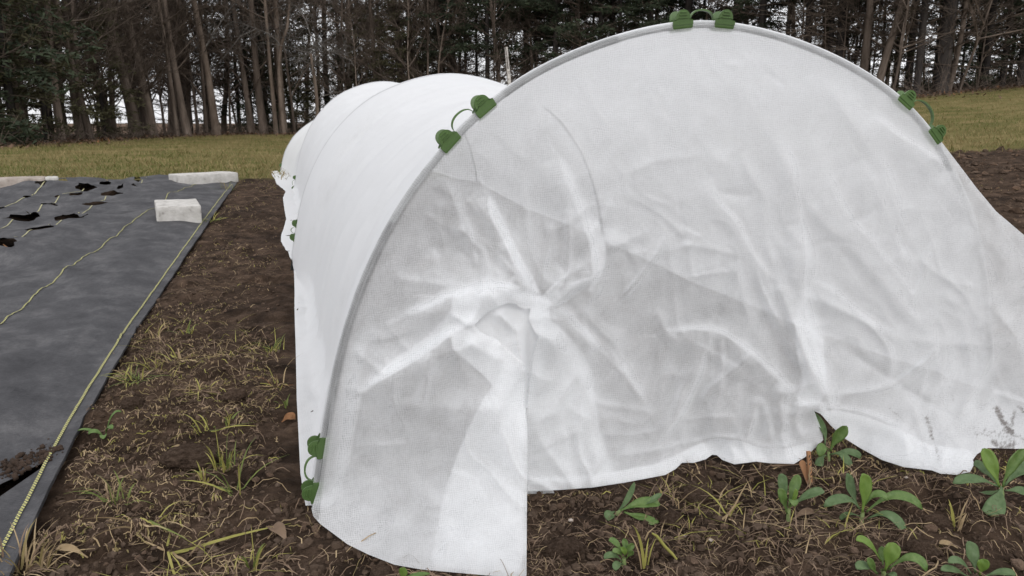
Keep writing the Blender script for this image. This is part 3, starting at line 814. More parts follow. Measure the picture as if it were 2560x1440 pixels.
# folds traced over the sheet: (points, height in m, half-width px, kind)   kind: r = ridge, s = one-sided step, v = valley
FOLDS = [
 ([(1215, 490), (1228, 545), (1262, 600), (1290, 665), (1320, 722)], .021, 18, 's'),
 ([(1262, 600), (1285, 660), (1318, 716)], .018, 12, 'r'),
 ([(1382, 560), (1362, 650), (1350, 730)], .013, 9, 'r'),
 ([(1420, 520), (1421, 600), (1418, 690), (1405, 730)], .016, 10, 'r'),
 ([(1390, 395), (1420, 470), (1450, 545), (1478, 612), (1484, 690), (1466, 745)], .021, 20, 's'),
 ([(1482, 690), (1440, 715), (1400, 745), (1380, 762)], .017, 14, 's'),
 ([(1418, 684), (1385, 712), (1362, 742)], .014, 12, 's'),
 ([(1540, 560), (1520, 640), (1490, 720), (1462, 770)], .014, 16, 'r'),
 ([(1662, 592), (1640, 640), (1600, 690), (1552, 752)], .013, 6, 'r'),
 ([(1600, 700), (1560, 735), (1500, 790)], .008, 9, 'r'),
 ([(1010, 792), (1060, 778), (1130, 742), (1205, 722), (1260, 724), (1322, 728)], .028, 18, 's'),
 ([(1280, 694), (1305, 712), (1325, 722)], .014, 9, 'r'),
 ([(908, 985), (930, 965), (1000, 925), (1060, 890), (1120, 842), (1170, 815)], .036, 22, 's'),
 ([(1205, 722), (1204, 770), (1170, 822)], .022, 14, 'r'),
 ([(1128, 786), (1160, 805), (1178, 820)], .018, 9, 'r'),
 ([(940, 1000), (1000, 1008), (1080, 1018), (1180, 1022), (1270, 1020)], .020, 26, 'r'),
 ([(905, 985), (895, 1030), (880, 1100), (870, 1170), (850, 1190)], .026, 20, 'r'),
 ([(880, 862), (915, 905), (965, 938)], .016, 11, 'r'),
 ([(845, 960), (880, 975), (915, 985)], .012, 10, 'r'),
 ([(1240, 848), (1275, 880), (1312, 915)], .016, 10, 'r'),
 ([(1070, 880), (1070, 945), (1040, 1000)], .012, 14, 'r'),
 ([(1160, 850), (1210, 880), (1260, 905)], .014, 14, 'r'),
 ([(880, 1110), (960, 1108), (1030, 1098)], .011, 10, 'r'),
 ([(840, 1150), (860, 1190), (900, 1240), (980, 1300)], .012, 24, 'v'),
 ([(1340, 800), (1390, 850), (1440, 930), (1500, 1040), (1540, 1100)], .016, 26, 'r'),
 ([(1455, 760), (1457, 820), (1480, 880)], .012, 10, 'r'),
 ([(1430, 800), (1500, 880), (1570, 950), (1610, 1010)], .015, 18, 's'),
 ([(1610, 1010), (1560, 930), (1510, 860)], .010, 10, 'r'),
 ([(1660, 836), (1740, 826), (1800, 832), (1850, 868), (1892, 900), (1940, 950), (1985, 985)], .026, 18, 's'),
 ([(1640, 770), (1660, 830), (1700, 862)], .014, 12, 'r'),
 ([(1770, 845), (1745, 920), (1712, 1000), (1668, 1070), (1632, 1110)], .024, 18, 's'),
 ([(1890, 880), (1830, 930), (1775, 970), (1748, 1010)], .015, 10, 'r'),
 ([(1895, 985), (1880, 1040), (1862, 1105)], .018, 12, 'r'),
 ([(1900, 990), (1915, 1040), (1930, 1105)], .016, 12, 'r'),
 ([(1945, 960), (1950, 1020), (1965, 1080)], .022, 16, 'r'),
 ([(1950, 990), (2000, 975), (2040, 950)], .016, 12, 'r'),
 ([(1980, 1015), (2030, 1018), (2066, 1015)], .022, 12, 's'),
 ([(1985, 1020), (1985, 1060), (2010, 1100)], .018, 14, 'r'),
 ([(1545, 1140), (1600, 1136), (1650, 1122), (1720, 1108), (1790, 1092), (1850, 1098)], .012, 8, 'r'),
 ([(1700, 1050), (1770, 1045), (1840, 1042)], .009, 7, 'r'),
 ([(1480, 1005), (1550, 1020), (1640, 1030)], .010, 10, 'r'),
 ([(1500, 1085), (1580, 1090), (1640, 1080)], .010, 9, 'r'),
 ([(1780, 1092), (1850, 1098), (1900, 1118), (1960, 1122), (2030, 1100)], .012, 10, 'r'),
 ([(1836, 1161), (1836, 1135), (1820, 1105)], .010, 9, 'r'),
 ([(1900, 290), (1945, 370), (2010, 500), (2060, 560), (2130, 620), (2200, 700), (2330, 850)], .016, 22, 'r'),
 ([(2048, 390), (2075, 470), (2110, 540), (2160, 590), (2240, 690), (2310, 780)], .016, 24, 's'),
 ([(2150, 400), (2190, 480), (2240, 600), (2270, 700)], .016, 26, 's'),
 ([(2060, 200), (2120, 290), (2190, 400), (2240, 520), (2290, 640)], .014, 22, 'r'),
 ([(2180, 290), (2250, 350), (2310, 380), (2360, 420)], .014, 20, 's'),
 ([(1850, 380), (1880, 450), (1920, 500), (1905, 560), (1925, 640), (1945, 700)], .012, 12, 'r'),
 ([(1770, 450), (1795, 520), (1830, 540), (1870, 620), (1905, 680), (1945, 705)], .015, 14, 's'),
 ([(1970, 380), (1985, 480), (2005, 600), (2010, 660), (1990, 720)], .015, 16, 's'),
 ([(2005, 560), (2012, 660), (2003, 720), (2010, 800), (2040, 900), (2060, 960), (2066, 1015)], .030, 22, 's'),
 ([(1945, 705), (1975, 790), (2010, 880), (2040, 940), (2066, 1005)], .022, 14, 'r'),
 ([(1890, 690), (1930, 780), (1975, 870), (2020, 930)], .016, 14, 'r'),
 ([(1700, 610), (1780, 620), (1850, 640)], .008, 10, 'r'),
 ([(1720, 695), (1770, 685), (1830, 678)], .008, 7, 'r'),
 ([(1850, 650), (1840, 730), (1800, 790)], .010, 12, 'r'),
 ([(2010, 700), (2080, 730), (2160, 800), (2260, 850)], .014, 20, 's'),
 ([(2040, 740), (2150, 800), (2260, 860)], .010, 10, 'r'),
 ([(2070, 990), (2150, 982), (2230, 965), (2310, 905), (2350, 865)], .012, 7, 'r'),
 ([(2350, 865), (2335, 885), (2285, 930)], .008, 6, 'r'),
 ([(2325, 610), (2310, 680), (2290, 730), (2265, 765)], .010, 7, 'r'),
 ([(2290, 640), (2360, 700), (2440, 720)], .008, 10, 'r'),
 ([(2270, 850), (2400, 862), (2490, 858)], .010, 14, 'r'),
 ([(2100, 860), (2200, 930), (2290, 990), (2400, 1050)], .010, 12, 'v'),
 ([(2070, 1022), (2150, 1030), (2230, 1060), (2310, 1110)], .018, 16, 's'),
 ([(2480, 880), (2440, 970), (2400, 1040)], .010, 10, 'r'),
 ([(2240, 1150), (2330, 1148), (2425, 1140)], .008, 6, 'r'),
 ([(2390, 560), (2450, 640), (2480, 760), (2540, 860)], .016, 40, 's'),
 ([(2330, 430), (2420, 540), (2560, 700)], .012, 26, 'r'),
 ([(1140, 470), (1150, 560), (1175, 640)], .010, 16, 'r'),
 ([(1110, 500), (1135, 560), (1160, 590)], .008, 14, 'r'),
 ([(1170, 560), (1182, 650), (1190, 670)], .010, 8, 'r'),
 ([(1085, 620), (1090, 680), (1080, 740)], .010, 12, 'r'),
 ([(960, 640), (1000, 700), (1010, 760)], .008, 16, 'r'),
 ([(1330, 290), (1420, 380), (1500, 480)], .007, 40, 'r'),
 ([(1560, 250), (1600, 400), (1610, 520)], .007, 34, 'r'),
 ([(1700, 200), (1740, 330), (1790, 400), (1850, 430)], .006, 20, 'r'),
 ([(1830, 150), (1880, 260), (1900, 350)], .006, 22, 'r'),
 ([(1560, 440), (1640, 400), (1760, 390)], .006, 14, 'r'),
 ([(1800, 480), (1850, 492), (1880, 486)], .008, 9, 'v'),
 ([(2020, 620), (2080, 600), (2140, 612)], .007, 8, 'v'),
 ([(2120, 560), (2170, 540), (2200, 512)], .007, 8, 'v'),
]

_rf = np.random.default_rng(88)
for _i in range(95):
    _u, _v = _rf.uniform(880, 2540), _rf.uniform(130, 1120)
    _d = np.array([_u, _v]) - GATHER; _fr = np.hypot(*_d)
    _fa = math.atan2(_d[1], _d[0]) if _fr < 420 else math.radians(90 + _rf.normal(-18 if _u > 1800 else 10, 26))
    if _rf.random() < 0.25: _fa += _rf.normal(0, 0.9)
    _fl = _rf.uniform(50, 190); _p = [(_u, _v)]
    for _j in range(3):
        _fa += _rf.normal(0, 0.22); _p.append((_p[-1][0] + math.cos(_fa) * _fl / 3, _p[-1][1] + math.sin(_fa) * _fl / 3))
    FOLDS.append((_p, _rf.uniform(0.003, 0.009) * (0.35 if _v < 420 else 0.85), _rf.uniform(8, 14), 'rsv'[_rf.choice(3, p=[.55, .3, .15])]))

def fold_field(P):
    o = np.zeros(len(P))
    for pts, h, w, kind in FOLDS:
        pts = np.asarray(pts, float)
        # smooth the traced line a little
        q = dense(pts, 14)
        if len(q) > 4:
            for _ in range(3): q[1:-1] = 0.5 * q[1:-1] + 0.25 * (q[:-2] + q[2:])
        lo, hi = q.min(0) - 5 * w, q.max(0) + 5 * w
        sel = np.where((P > lo).all(1) & (P < hi).all(1))[0]
        if not len(sel): continue
        D, T, S = seg_dist(P[sel], q)
        taper = np.clip(np.minimum(T * 5 + 0.12, (1 - T) * 5 + 0.12), 0, 1) ** 0.8
        x = np.sqrt((D / w) ** 2 + 0.30) - 0.55                # crests are rounded, not knife-edged
        x = np.maximum(x, 0)
        if kind == 'r': prof = 1.0 / (1 + np.expm1(np.minimum(x, 8) * 1.1)) * 0.9
        elif kind == 'v': prof = -1.0 / (1 + np.expm1(np.minimum(x, 8) * 1.1)) * 0.8
        else:
            prof = np.where(S > 0, np.exp(-(x * 0.55) ** 2 * 0.9) , np.exp(-x * 2.6))
        o[sel] += h * 0.62 * taper * prof
    return o

def crumple(P):
    d = P - GATHER; r = np.hypot(*d.T) + 1; th = np.arctan2(d[:, 1], d[:, 0])
    env = np.exp(-((r - 60) / 260) ** 2)
    rad = (0.5 - np.abs(fbm(th * 2.3 + 5, np.log(r) * 0.9, 2, 71, 0.4))) * 0.012 * env * smooth(30, 140, r)
    # creases that run down the sheet with gravity, finer crinkle over all
    x, y = P[:, 0] / 200, P[:, 1] / 200
    warp = fbm(x * 0.9, y * 0.9, 2, 72)
    hang = -np.abs(fbm(x * 2.2 + warp * 1.6 - y * 0.9, y * 0.6 + warp, 2, 73, 0.35)) * 0.015
    crk = -np.abs(fbm(x * 3.4 + warp * 2, y * 2.6 - warp * 1.5, 2, 74, 0.4)) * 0.0055
    edge_top = smooth(0, 110, seg_dist(P, arc_px)[0])
    low = smooth(300, 900, P[:, 1])
    return rad + (hang * (0.3 + 0.8 * low) + crk * (0.5 + 0.5 * low)) * edge_top

def place(P, off):
    r = ray(P[:, 0], P[:, 1]); a, b, t = plane_ab(P[:, 0], P[:, 1])
    X = CAM + (t - off)[:, None] * r
    return X, np.stack([a, b], 1)

def clear_ground(X, dz=0.003):
    X[:, 2] = np.maximum(X[:, 2], gz(X[:, 0], X[:, 1]) + dz); return X

hoop_px = project(hc)
def keep_off_pipe(P, off, extra=0.0022):
    # the sheet lies on the pipe along the hoop and never passes behind it
    D = seg_dist(P, hoop_px)[0]
    rim_off = (PR + extra) / (ray(P[:, 0], P[:, 1]) @ TX)
    w = smooth(8, 60, seg_dist(P, arc_px)[0])
    off = rim_off * (1 - w) + off * w
    return np.maximum(off, rim_off * (1 - smooth(14, 80, D)) - 0.045 * smooth(14, 80, D))
def front_surface(P, side=None):
    fade = smooth(0, 40, seg_dist(P, arc_px)[0])
    o = keep_off_pipe(P, base_off(P, side) + (fold_field(P) + crumple(P)) * fade)
    X, uvp = place(P, o)
    # the left flap laps a little in front of the right-hand sheet along the slit
    lap = smooth(1316, 1312, P[:, 0]) * smooth(925, 1100, P[:, 1]) * (side != 'R')
    return clear_ground(X - TX * 0.012 * lap[:, None]), uvp
cv, cf = fill_region(outline, STEP)
X, UVc = front_surface(cv)
me = mesh_of('end_curtain', X, cf, M['fabric_front'], uv=UVc)
soil_a = np.zeros(len(cv))
def smear(pts, w, amt):
    D, T, _ = seg_dist(cv, dense(np.array(pts, float), 6))
    np.maximum(soil_a, amt * np.clip(1.15 - D / w, 0, 1), out=soil_a)
smear([(2492, 1022), (2505, 1050), (2530, 1082)], 13, 1.0); smear([(2512, 1075), (2530, 1084)], 9, 1.0)
smear([(2536, 1030), (2530, 1060)], 9, 0.8); smear([(2548, 1018), (2560, 1030)], 9, 0.85)
smear([(2485, 1105), (2500, 1118), (2530, 1114)], 16, 0.85); smear([(2520, 1090), (2540, 1110)], 14, 0.6)
smear([(2318, 1045), (2326, 1075), (2330, 1095)], 10, 0.75); smear([(2225, 1020), (2262, 1055)], 7, 0.5)
smear([(2375, 980), (2388, 1010)], 7, 0.45); smear([(2340, 1120), (2350, 1165)], 14, 0.4); smear([(2440, 1080), (2560, 1095)], 30, 0.45)
smear([(1180, 655), (1184, 672)], 6, 0.4)
tgt = 1 - smooth(7, 15, seg_dist(cv, hoop_px[:92])[0])
at = me.attributes.new('tight', 'FLOAT', 'POINT'); at.data.foreach_set('value', tgt.astype(np.float32))
at = me.attributes.new('soil', 'FLOAT', 'POINT'); at.data.foreach_set('value', soil_a.astype(np.float32))
cover_part('end_curtain', me)

def layer(name, poly, behind, side=None, amp=0.002, seed=90):
    """a second thickness of the sheet lying a little behind the curtain"""
    pl_ = np.array(poly, float)
    if name == 'doubled_fold':
        for _ in range(3):
            nx_ = np.roll(pl_, -1, 0); pl_ = np.stack([pl_ * 0.75 + nx_ * 0.25, pl_ * 0.25 + nx_ * 0.75], 1).reshape(-1, 2)
    ol = dense(np.concatenate([pl_, pl_[:1]]), 9)[:-1]
    ol = ol[np.hypot(*(ol - np.roll(ol, 1, 0)).T) > 1.5]
    v, f = fill_region(ol, 9.0)
    X, uvp = front_surface(v, side)
    d = X - CAM; X = X + d / np.linalg.norm(d, axis=1)[:, None] * (behind + amp * fbm(v[:, 0] / 60, v[:, 1] / 60, 3, seed))[:, None]
    X = clear_ground(X, 0.0015)
    return cover_part(name, mesh_of(name, X, f, M['fabric'], uv=uvp + np.array([0.37, 0.21])))

# the hem is turned under; the sheet is doubled beside the slit, in the flap and at the roll above it
layer('turned_hem', [(1316, 1228), (1400, 1223), (1480, 1217), (1560, 1205), (1640, 1190), (1664, 1185), (1690, 1170), (1705, 1156), (1735, 1155), (1765, 1146), (1780, 1136), (1792, 1137), (1806, 1148), (1836, 1159), (1890, 1152), (1925, 1156), (1985, 1158), (2014, 1140), (2038, 1118), (2020, 1108), (1960, 1122), (1900, 1120), (1850, 1102), (1790, 1098), (1740, 1112), (1690, 1138), (1640, 1160), (1540, 1178), (1440, 1190), (1316, 1196)], 0.004)
layer('doubled_fold', [(1340, 790), (1352, 838), (1322, 905), (1298, 975), (1294, 1060), (1294, 1140), (1294, 1215), (1400, 1212), (1480, 1206), (1538, 1190), (1524, 1160), (1496, 1060), (1482, 930), (1462, 890), (1420, 840), (1380, 800)], 0.012, 'R')
layer('doubled_fold', [(1308, 925), (1306, 1050), (1304, 1240), (1302, 1425), (1240, 1420), (1150, 1412), (1070, 1404), (1084, 1330), (1100, 1250), (1120, 1180), (1150, 1100), (1190, 1020), (1235, 955), (1275, 910)], 0.016)
layer('doubled_fold', [(920, 970), (1000, 925), (1060, 890), (1120, 842), (1165, 815), (1205, 780), (1240, 760), (1320, 760), (1322, 735), (1260, 732), (1205, 732), (1140, 752), (1120, 790), (1060, 850), (990, 890), (930, 950)], 0.014)
layer('doubled_fold', [(1328, 738), (1352, 742), (1366, 775), (1362, 815), (1350, 842), (1334, 812), (1325, 780)], 0.006)
layer('doubled_fold', [(1356, 752), (1392, 732), (1440, 700), (1482, 690), (1470, 716), (1430, 745), (1385, 772)], 0.006)
layer('doubled_fold', [(1350, 748), (1372, 722), (1396, 700), (1420, 682), (1410, 708), (1386, 738), (1362, 760)], 0.006)
layer('doubled_fold', [(1215, 495), (1232, 490), (1262, 560), (1300, 640), (1345, 715), (1352, 735), (1325, 725), (1288, 668), (1258, 602), (1226, 550)], 0.008)
layer('doubled_fold', [(1395, 400), (1420, 400), (1462, 500), (1500, 560), (1520, 640), (1500, 700), (1468, 742), (1482, 690), (1476, 612), (1448, 545), (1420, 470)], 0.008)
layer('turned_hem', [(2045, 1030), (2090, 1026), (2160, 1040), (2240, 1070), (2320, 1112), (2430, 1128), (2430, 1150), (2432, 1160), (2422, 1177), (2390, 1184), (2350, 1181), (2330, 1173), (2260, 1165), (2205, 1147), (2150, 1117), (2112, 1092), (2078, 1058)], 0.004)
layer('doubled_fold', [(2008, 720), (2040, 720), (2056, 830), (2062, 900), (2066, 1010), (2000, 1012), (1990, 990), (2010, 960), (1990, 880), (1985, 800)], 0.008)
# what one sees inside the pocket above the flap
pv, pf = fill_region(dense(np.array([(1130, 730), (1250, 720), (1370, 745), (1380, 840), (1350, 960), (1330, 1020), (1290, 1020), (1200, 930), (1130, 870), (1130, 730)], float), 8)[:-1], 8.0)
po = base_off(pv) - 0.022 + 0.012 * fbm(pv[:, 0] / 45, pv[:, 1] / 110, 3, 95)
pd, _, _ = seg_dist(pv, np.array([(1250, 790), (1290, 830), (1300, 890), (1310, 960)], float))
po += 0.02 * np.exp(-pd / 14)
PX, puv = place(pv, po)
cover_part('pocket_lining', mesh_of('pocket_lining', PX, pf, M['fabric_doubled'], uv=puv + 0.11))
# a scrap of the right-hand sheet showing under the flap's edge
layer('turned_hem', [(1306, 1200), (1380, 1215), (1386, 1236), (1360, 1247), (1306, 1250)], 0.02, 'R')

# ------------------------------------------------------------------ hoops and clips
hoop_labels = ['grey pipe hoop at the near mouth of the tunnel, showing through the front fleece',
               'second grey pipe hoop back, a thin grey line under the fleece',
               'third grey pipe hoop back, its left leg next to the tiny dark clips',
               'farthest grey pipe hoop, where the tunnel ends low by the lawn']
for k in range(4):
    hcv = hoop_curve(k)
    hp = empty('hoop', hcv[0])
    tag(hp, hoop_labels[k], 'hoop', 'pipe hoops under the row cover')
    foot = hcv.copy()
    foot[0, 2] = foot[0, 2] - 0.10; foot[-1, 2] = foot[-1, 2] - 0.12
    b = Buf(); b.tube(foot - hcv[0], PR - 0.0006, 10, 0)
    link('pipe', b.mesh('pipe', [M['pipe'] if k == 0 else M['pipe_dark']]), hp)
    for i0, i1 in (((0, 27), (40, 52)) if k == 0 else ((0, 30), (38, 60))):
        b = Buf(); b.tube(hcv[i0:i1] - hcv[0], PR + 0.0002, 10, 0)
        link('sleeve', b.mesh('sleeve', [M['pipe_dark']]), hp)

def clip_body():
    b = Buf()
    L2 = 0.0162
    # jaw: an open channel round the pipe, lips to the inside
    R1, R0 = PR + 0.0034, PR + 0.0019
    th = np.linspace(math.radians(-195), math.radians(15), 15)
    n = len(th)
    ring = np.concatenate([np.stack([R1 * np.cos(th), R1 * np.sin(th)], 1), np.stack([R0 * np.cos(th[::-1]), R0 * np.sin(th[::-1])], 1)])
    # profile lies in (front/back, outward); extrude along the pipe; round the ends slightly
    v = []
    for x, sc in ((-L2, 0.93), (-L2 + 0.0015, 1.0), (L2 - 0.0015, 1.0), (L2, 0.93)):
        for p in ring: v.append((x, p[1] * sc, p[0] * sc))
    v = np.array(v); m = len(ring); f = []
    for s in range(3):
        for i in range(m): f.append((s * m + i, s * m + (i + 1) % m, (s + 1) * m + (i + 1) % m, (s + 1) * m + i))
    for i in range(n - 1):
        f.append((i, i + 1, m - 2 - i, m - 1 - i)); f.append((3 * m + i + 1, 3 * m + i, 3 * m + m - 1 - i, 3 * m + m - 2 - i))
    b.add(v, np.array(f))
    # two grip tabs: stepped shoulders carrying a rounded ear, front and back
    def tab(z0, z1, lean):
        out = [(-L2, 0.001), (-L2, 0.0072), (-L2 + 0.0038, 0.0072), (-L2 + 0.0042, 0.0085)]
        for a in np.linspace(math.pi, 0, 15):
            out.append((0.0118 * math.cos(a), 0.0085 + 0.0140 * math.sin(a) ** 0.85 if 0 < a < math.pi else 0.0085))
        out += [(L2 - 0.0042, 0.0085), (L2 - 0.0038, 0.0072), (L2, 0.0072), (L2, 0.001)]
        out = np.array(out); k = len(out)
        vv = np.concatenate([np.stack([out[:, 0], out[:, 1], z0 + lean * (out[:, 1] - 0.004)], 1), np.stack([out[:, 0], out[:, 1], z1 + lean * (out[:, 1] - 0.004)], 1)])
        i = np.arange(k); j = (i + 1) % k
        b.add(vv, np.stack([i, j, j + k, i + k], 1))
        c = np.concatenate([vv, vv[:k].mean(0)[None], vv[k:].mean(0)[None]])
        b.add(c, np.concatenate([np.stack([j, i, np.full(k, 2 * k)], 1), np.stack([i + k, j + k, np.full(k, 2 * k + 1)], 1)]))
    tab(PR + 0.0022, PR + 0.0046, 0.10)
    tab(-PR - 0.0046, -PR - 0.0022, -0.22)
    return b.mesh('clip', [M['clip']], False)
CLIP_ME = clip_body()
def rib_mesh():
    b = Buf(); x, y, z = 0.0070, 0.0009, 0.0016
    v = np.array([(-x, -y, 0), (x, -y, 0), (x, y, 0), (-x, y, 0), (-x + .0005, -y * .5, z), (x - .0005, -y * .5, z), (x - .0005, y * .5, z), (-x + .0005, y * .5, z)])
    b.add(v, np.array([(0, 1, 5, 4), (1, 2, 6, 5), (2, 3, 7, 6), (3, 0, 4, 7), (4, 5, 6, 7), (3, 2, 1, 0)]))
    return b.mesh('grip_rib', [M['clip']], False)
RIB_ME = rib_mesh()

def clip_pair(k, p0, p1, label, flip=1):
    hcv = hoop_curve(k); px = project(hcv)
    def frame(p):
        i = int(np.hypot(*(px - np.array(p)).T).argmin()); i = min(max(i, 1), NA - 2)
        t = hcv[i + 1] - hcv[i - 1]; t /= np.linalg.norm(t)
        n = np.cross(t, -TX); n *= 1 if (n @ UP) + (n @ NX) * np.sign((hcv[i] - hcv.mean(0)) @ NX) > 0 else -1
        return hcv[i], t, n
    (c0, t0, n0), (c1, t1, n1) = frame(p0), frame(p1)
    root = empty('clip_pair', (c0 + c1) / 2)
    tag(root, label, 'clip', 'green clip pairs on the hoops')
    org = (c0 + c1) / 2
    ends = []
    for (c, t, n), oth in (((c0, t0, n0), c1), ((c1, t1, n1), c0)):
        z = -TX; x = np.cross(n, z); x /= np.linalg.norm(x)
        from mathutils import Matrix
        Mx = Matrix(((x[0], n[0], z[0], c[0] - org[0]), (x[1], n[1], z[1], c[1] - org[1]), (x[2], n[2], z[2], c[2] - org[2]), (0, 0, 0, 1)))
        o = link('clip', CLIP_ME, root); o.matrix_local = Mx
        for yy, w in ((0.0105, 1.0), (0.0145, 0.9), (0.0185, 0.68)):
            r = link('grip_rib', RIB_ME, o)
            r.location = (0, yy, PR + 0.0046 + 0.10 * (yy - 0.004)); r.scale = (w, 1, 1); r.rotation_euler = (0.10, 0, 0)
        s = np.sign((oth - c) @ x)
        ends.append((c + x * s * 0.0155 + n * 0.0055 - org, n))
    (e0, m0), (e1, m1) = ends
    n = (m0 + m1) / 2; n /= np.linalg.norm(n)
    q = np.linspace(0, 1, 17); span = np.linalg.norm(e1 - e0)
    arc = e0 + (e1 - e0) * (0.5 - 0.5 * np.cos(math.pi * q))[:, None] + n * (np.sin(math.pi * q) ** 0.75 * max(0.016, span * 0.42))[:, None]
    b = Buf()
    w = 0.0017
    for off, ti in ((0, 0),):
        side = -TX * 0.0058
        up = n * 0.0024
        ring = np.stack([arc - side / 2 - up / 2, arc + side / 2 - up / 2, arc + side / 2 + up / 2, arc - side / 2 + up / 2], 1)
        i = np.arange(len(arc) * 4).reshape(-1, 4); j = np.roll(i, -1, 1)
        b.add(ring.reshape(-1, 3), np.stack([i[:-1], j[:-1], j[1:], i[1:]], -1).reshape(-1, 4))
    link('strap', b.mesh('strap', [M['clip']], False), root)

clip_pair(0, (1711, 62), (1815, 64), 'pair of green clips joined by a strap on the very top of the front hoop')
clip_pair(0, (1122, 362), (1207, 280), 'big dark green pair of strapped clips high on the left shoulder of the front hoop')
clip_pair(0, (806, 1110), (792, 1222), 'bright green pair of strapped clips at the left foot of the front hoop')
clip_pair(0, (2254, 256), (2326, 330), 'green pair of strapped clips on the right shoulder of the front hoop against the lawn')
clip_pair(1, (742, 556), (738, 598), 'small green pair of strapped clips low on the second hoop')
clip_pair(2, (738, 443), (735, 468), 'tiny blackish green pair of clips low on the third hoop')
clip_pair(3, (690, 408), (686, 424), 'green clip barely showing at the far left end of the tunnel before the lawn')

# ------------------------------------------------------------------ black ground cloth
def P1(u, v): return on_ground(np.array([float(u)]), np.array([float(v)]))[0]
far_px = np.array([(592, 456), (545, 454), (500, 452), (440, 449), (400, 447), (300, 450), (200, 452), (135, 457), (60, 461), (0, 464), (-300, 474), (-900, 486)], float)
fe, fw_ = mat_ew(on_ground(far_px[:, 0], far_px[:, 1]))
e_line = np.arange(-0.45, MAT_END, 0.03)
jag = 0.003 * fbm(e_line * 3, e_line * 0, 2, 101) + 0.0015 * fbm(e_line * 25, e_line * 0, 2, 102)
right_edge = np.stack([e_line, mat_edge_w(e_line) + jag], 1)
fo = np.argsort(fw_)
far_edge = np.stack([fe[fo], fw_[fo]], 1)
far_edge = far_edge[far_edge[:, 1] > right_edge[-1, 1] + 0.03]
far_edge = dense(far_edge, 0.04); far_edge[:, 0] += 0.025 * fbm(far_edge[:, 1] * 5, far_edge[:, 1] * 0, 3, 103)
WMAX = float(far_edge[-1, 1])
left_edge = dense(np.array([(far_edge[-1, 0], WMAX), (-0.45, WMAX)]), 0.08)[1:]
near_edge = dense(np.array([(-0.45, WMAX), (-0.45, right_edge[0, 1])]), 0.05)[1:-1]
mat_out = np.concatenate([right_edge, far_edge, left_edge, near_edge])
HOLES = [(8, 641, 40, 13), (101, 598, 38, 6), (180, 557, 41, 9), (54, 552, 42, 10), (128, 517, 23, 6.5), (239, 517, 31, 4), (282, 493, 28, 4.5), (190, 492, 17, 3.4), (331, 477, 17, 5.5), (216, 475, 26, 7), (264, 464, 16, 4), (107, 474, 19, 4.5), (155, 462, 20, 4.5), (4, 518, 15, 5), (345, 457, 9, 2.2), (68, 495, 9, 2.4), (145, 492, 8, 2.2), (302, 484, 8, 3)]
hole_polys = []
for hi_, (cx, cy, hw, hh) in enumerate(HOLES):
    n = 22 if hw > 20 else 14
    th = np.linspace(0, 2 * math.pi, n, endpoint=False)
    rr_j = 1 + 0.55 * fbm(np.cos(th) * 1.6 + hi_ * 3, np.sin(th) * 1.6, 3, 105)
    g = on_ground(cx + hw * np.cos(th) * rr_j, cy - hh * np.sin(th) * rr_j + 3.0 * (hw / 40) * np.cos(th) * (-1 if hi_ % 2 else 0.4))
    e, w = mat_ew(g); hole_polys.append(np.stack([e, w], 1))
gash = np.array([(-30, 1196), (0, 1176), (40, 1154), (80, 1131), (126, 1107), (104, 1128), (70, 1150), (40, 1172), (0, 1202), (-40, 1232)], float)
g = on_ground(gash[:, 0], gash[:, 1], 0.022); e, w = mat_ew(g); hole_polys.append(dense(np.stack([e, w], 1), 0.02))
hole_c = np.array([p.mean(0) for p in hole_polys]); hole_r = np.array([np.linalg.norm(p - p.mean(0), axis=1).mean() for p in hole_polys])

pts = [mat_out]; cons = []
def loop_idx(o, n): return [(o + i, o + (i + 1) % n) for i in range(n)]
cons += loop_idx(0, len(mat_out)); o = len(mat_out)
for p in hole_polys:
    pts.append(p); cons += loop_idx(o, len(p)); o += len(p)
E1, W1 = np.meshgrid(np.arange(-0.4, 2.0, 0.016), np.arange(0, 1.4, 0.016))
E2, W2 = np.meshgrid(np.arange(2.0, MAT_END + 0.3, 0.03), np.arange(0, WMAX, 0.026))
E3, W3 = np.meshgrid(np.arange(-0.4, 2.0, 0.08), np.arange(1.4, WMAX, 0.08))
ip = np.concatenate([np.stack([a.ravel(), b.ravel()], 1) for a, b in ((E1, W1), (E2, W2), (E3, W3))])
ip = ip[inside(mat_out, ip[:, 0], ip[:, 1])]
ip = ip[seg_dist(ip, np.concatenate([mat_out, mat_out[:1]]))[0] > 0.01]
for p in hole_polys:
    c = p.mean(0); nearh = np.hypot(*(ip - c).T) < 0.5
    k = np.zeros(len(ip), bool); q = ip[nearh]
    k[nearh] = inside(p, q[:, 0], q[:, 1]) | (seg_dist(q, np.concatenate([p, p[:1]]))[0] < 0.008)
    ip = ip[~k]
pts.append(ip)
allp = np.concatenate(pts)
res = delaunay_2d_cdt([Vector(p) for p in allp.tolist()], cons, [], 1, 0.0005)
mv = np.array([tuple(p) for p in res[0]]); mf = np.array([t for t in res[2] if len(t) == 3], int)
mc = mv[mf].mean(1)
keep = inside(mat_out, mc[:, 0], mc[:, 1])
for p in hole_polys: keep &= ~inside(p, mc[:, 0], mc[:, 1])
mf = mf[keep]

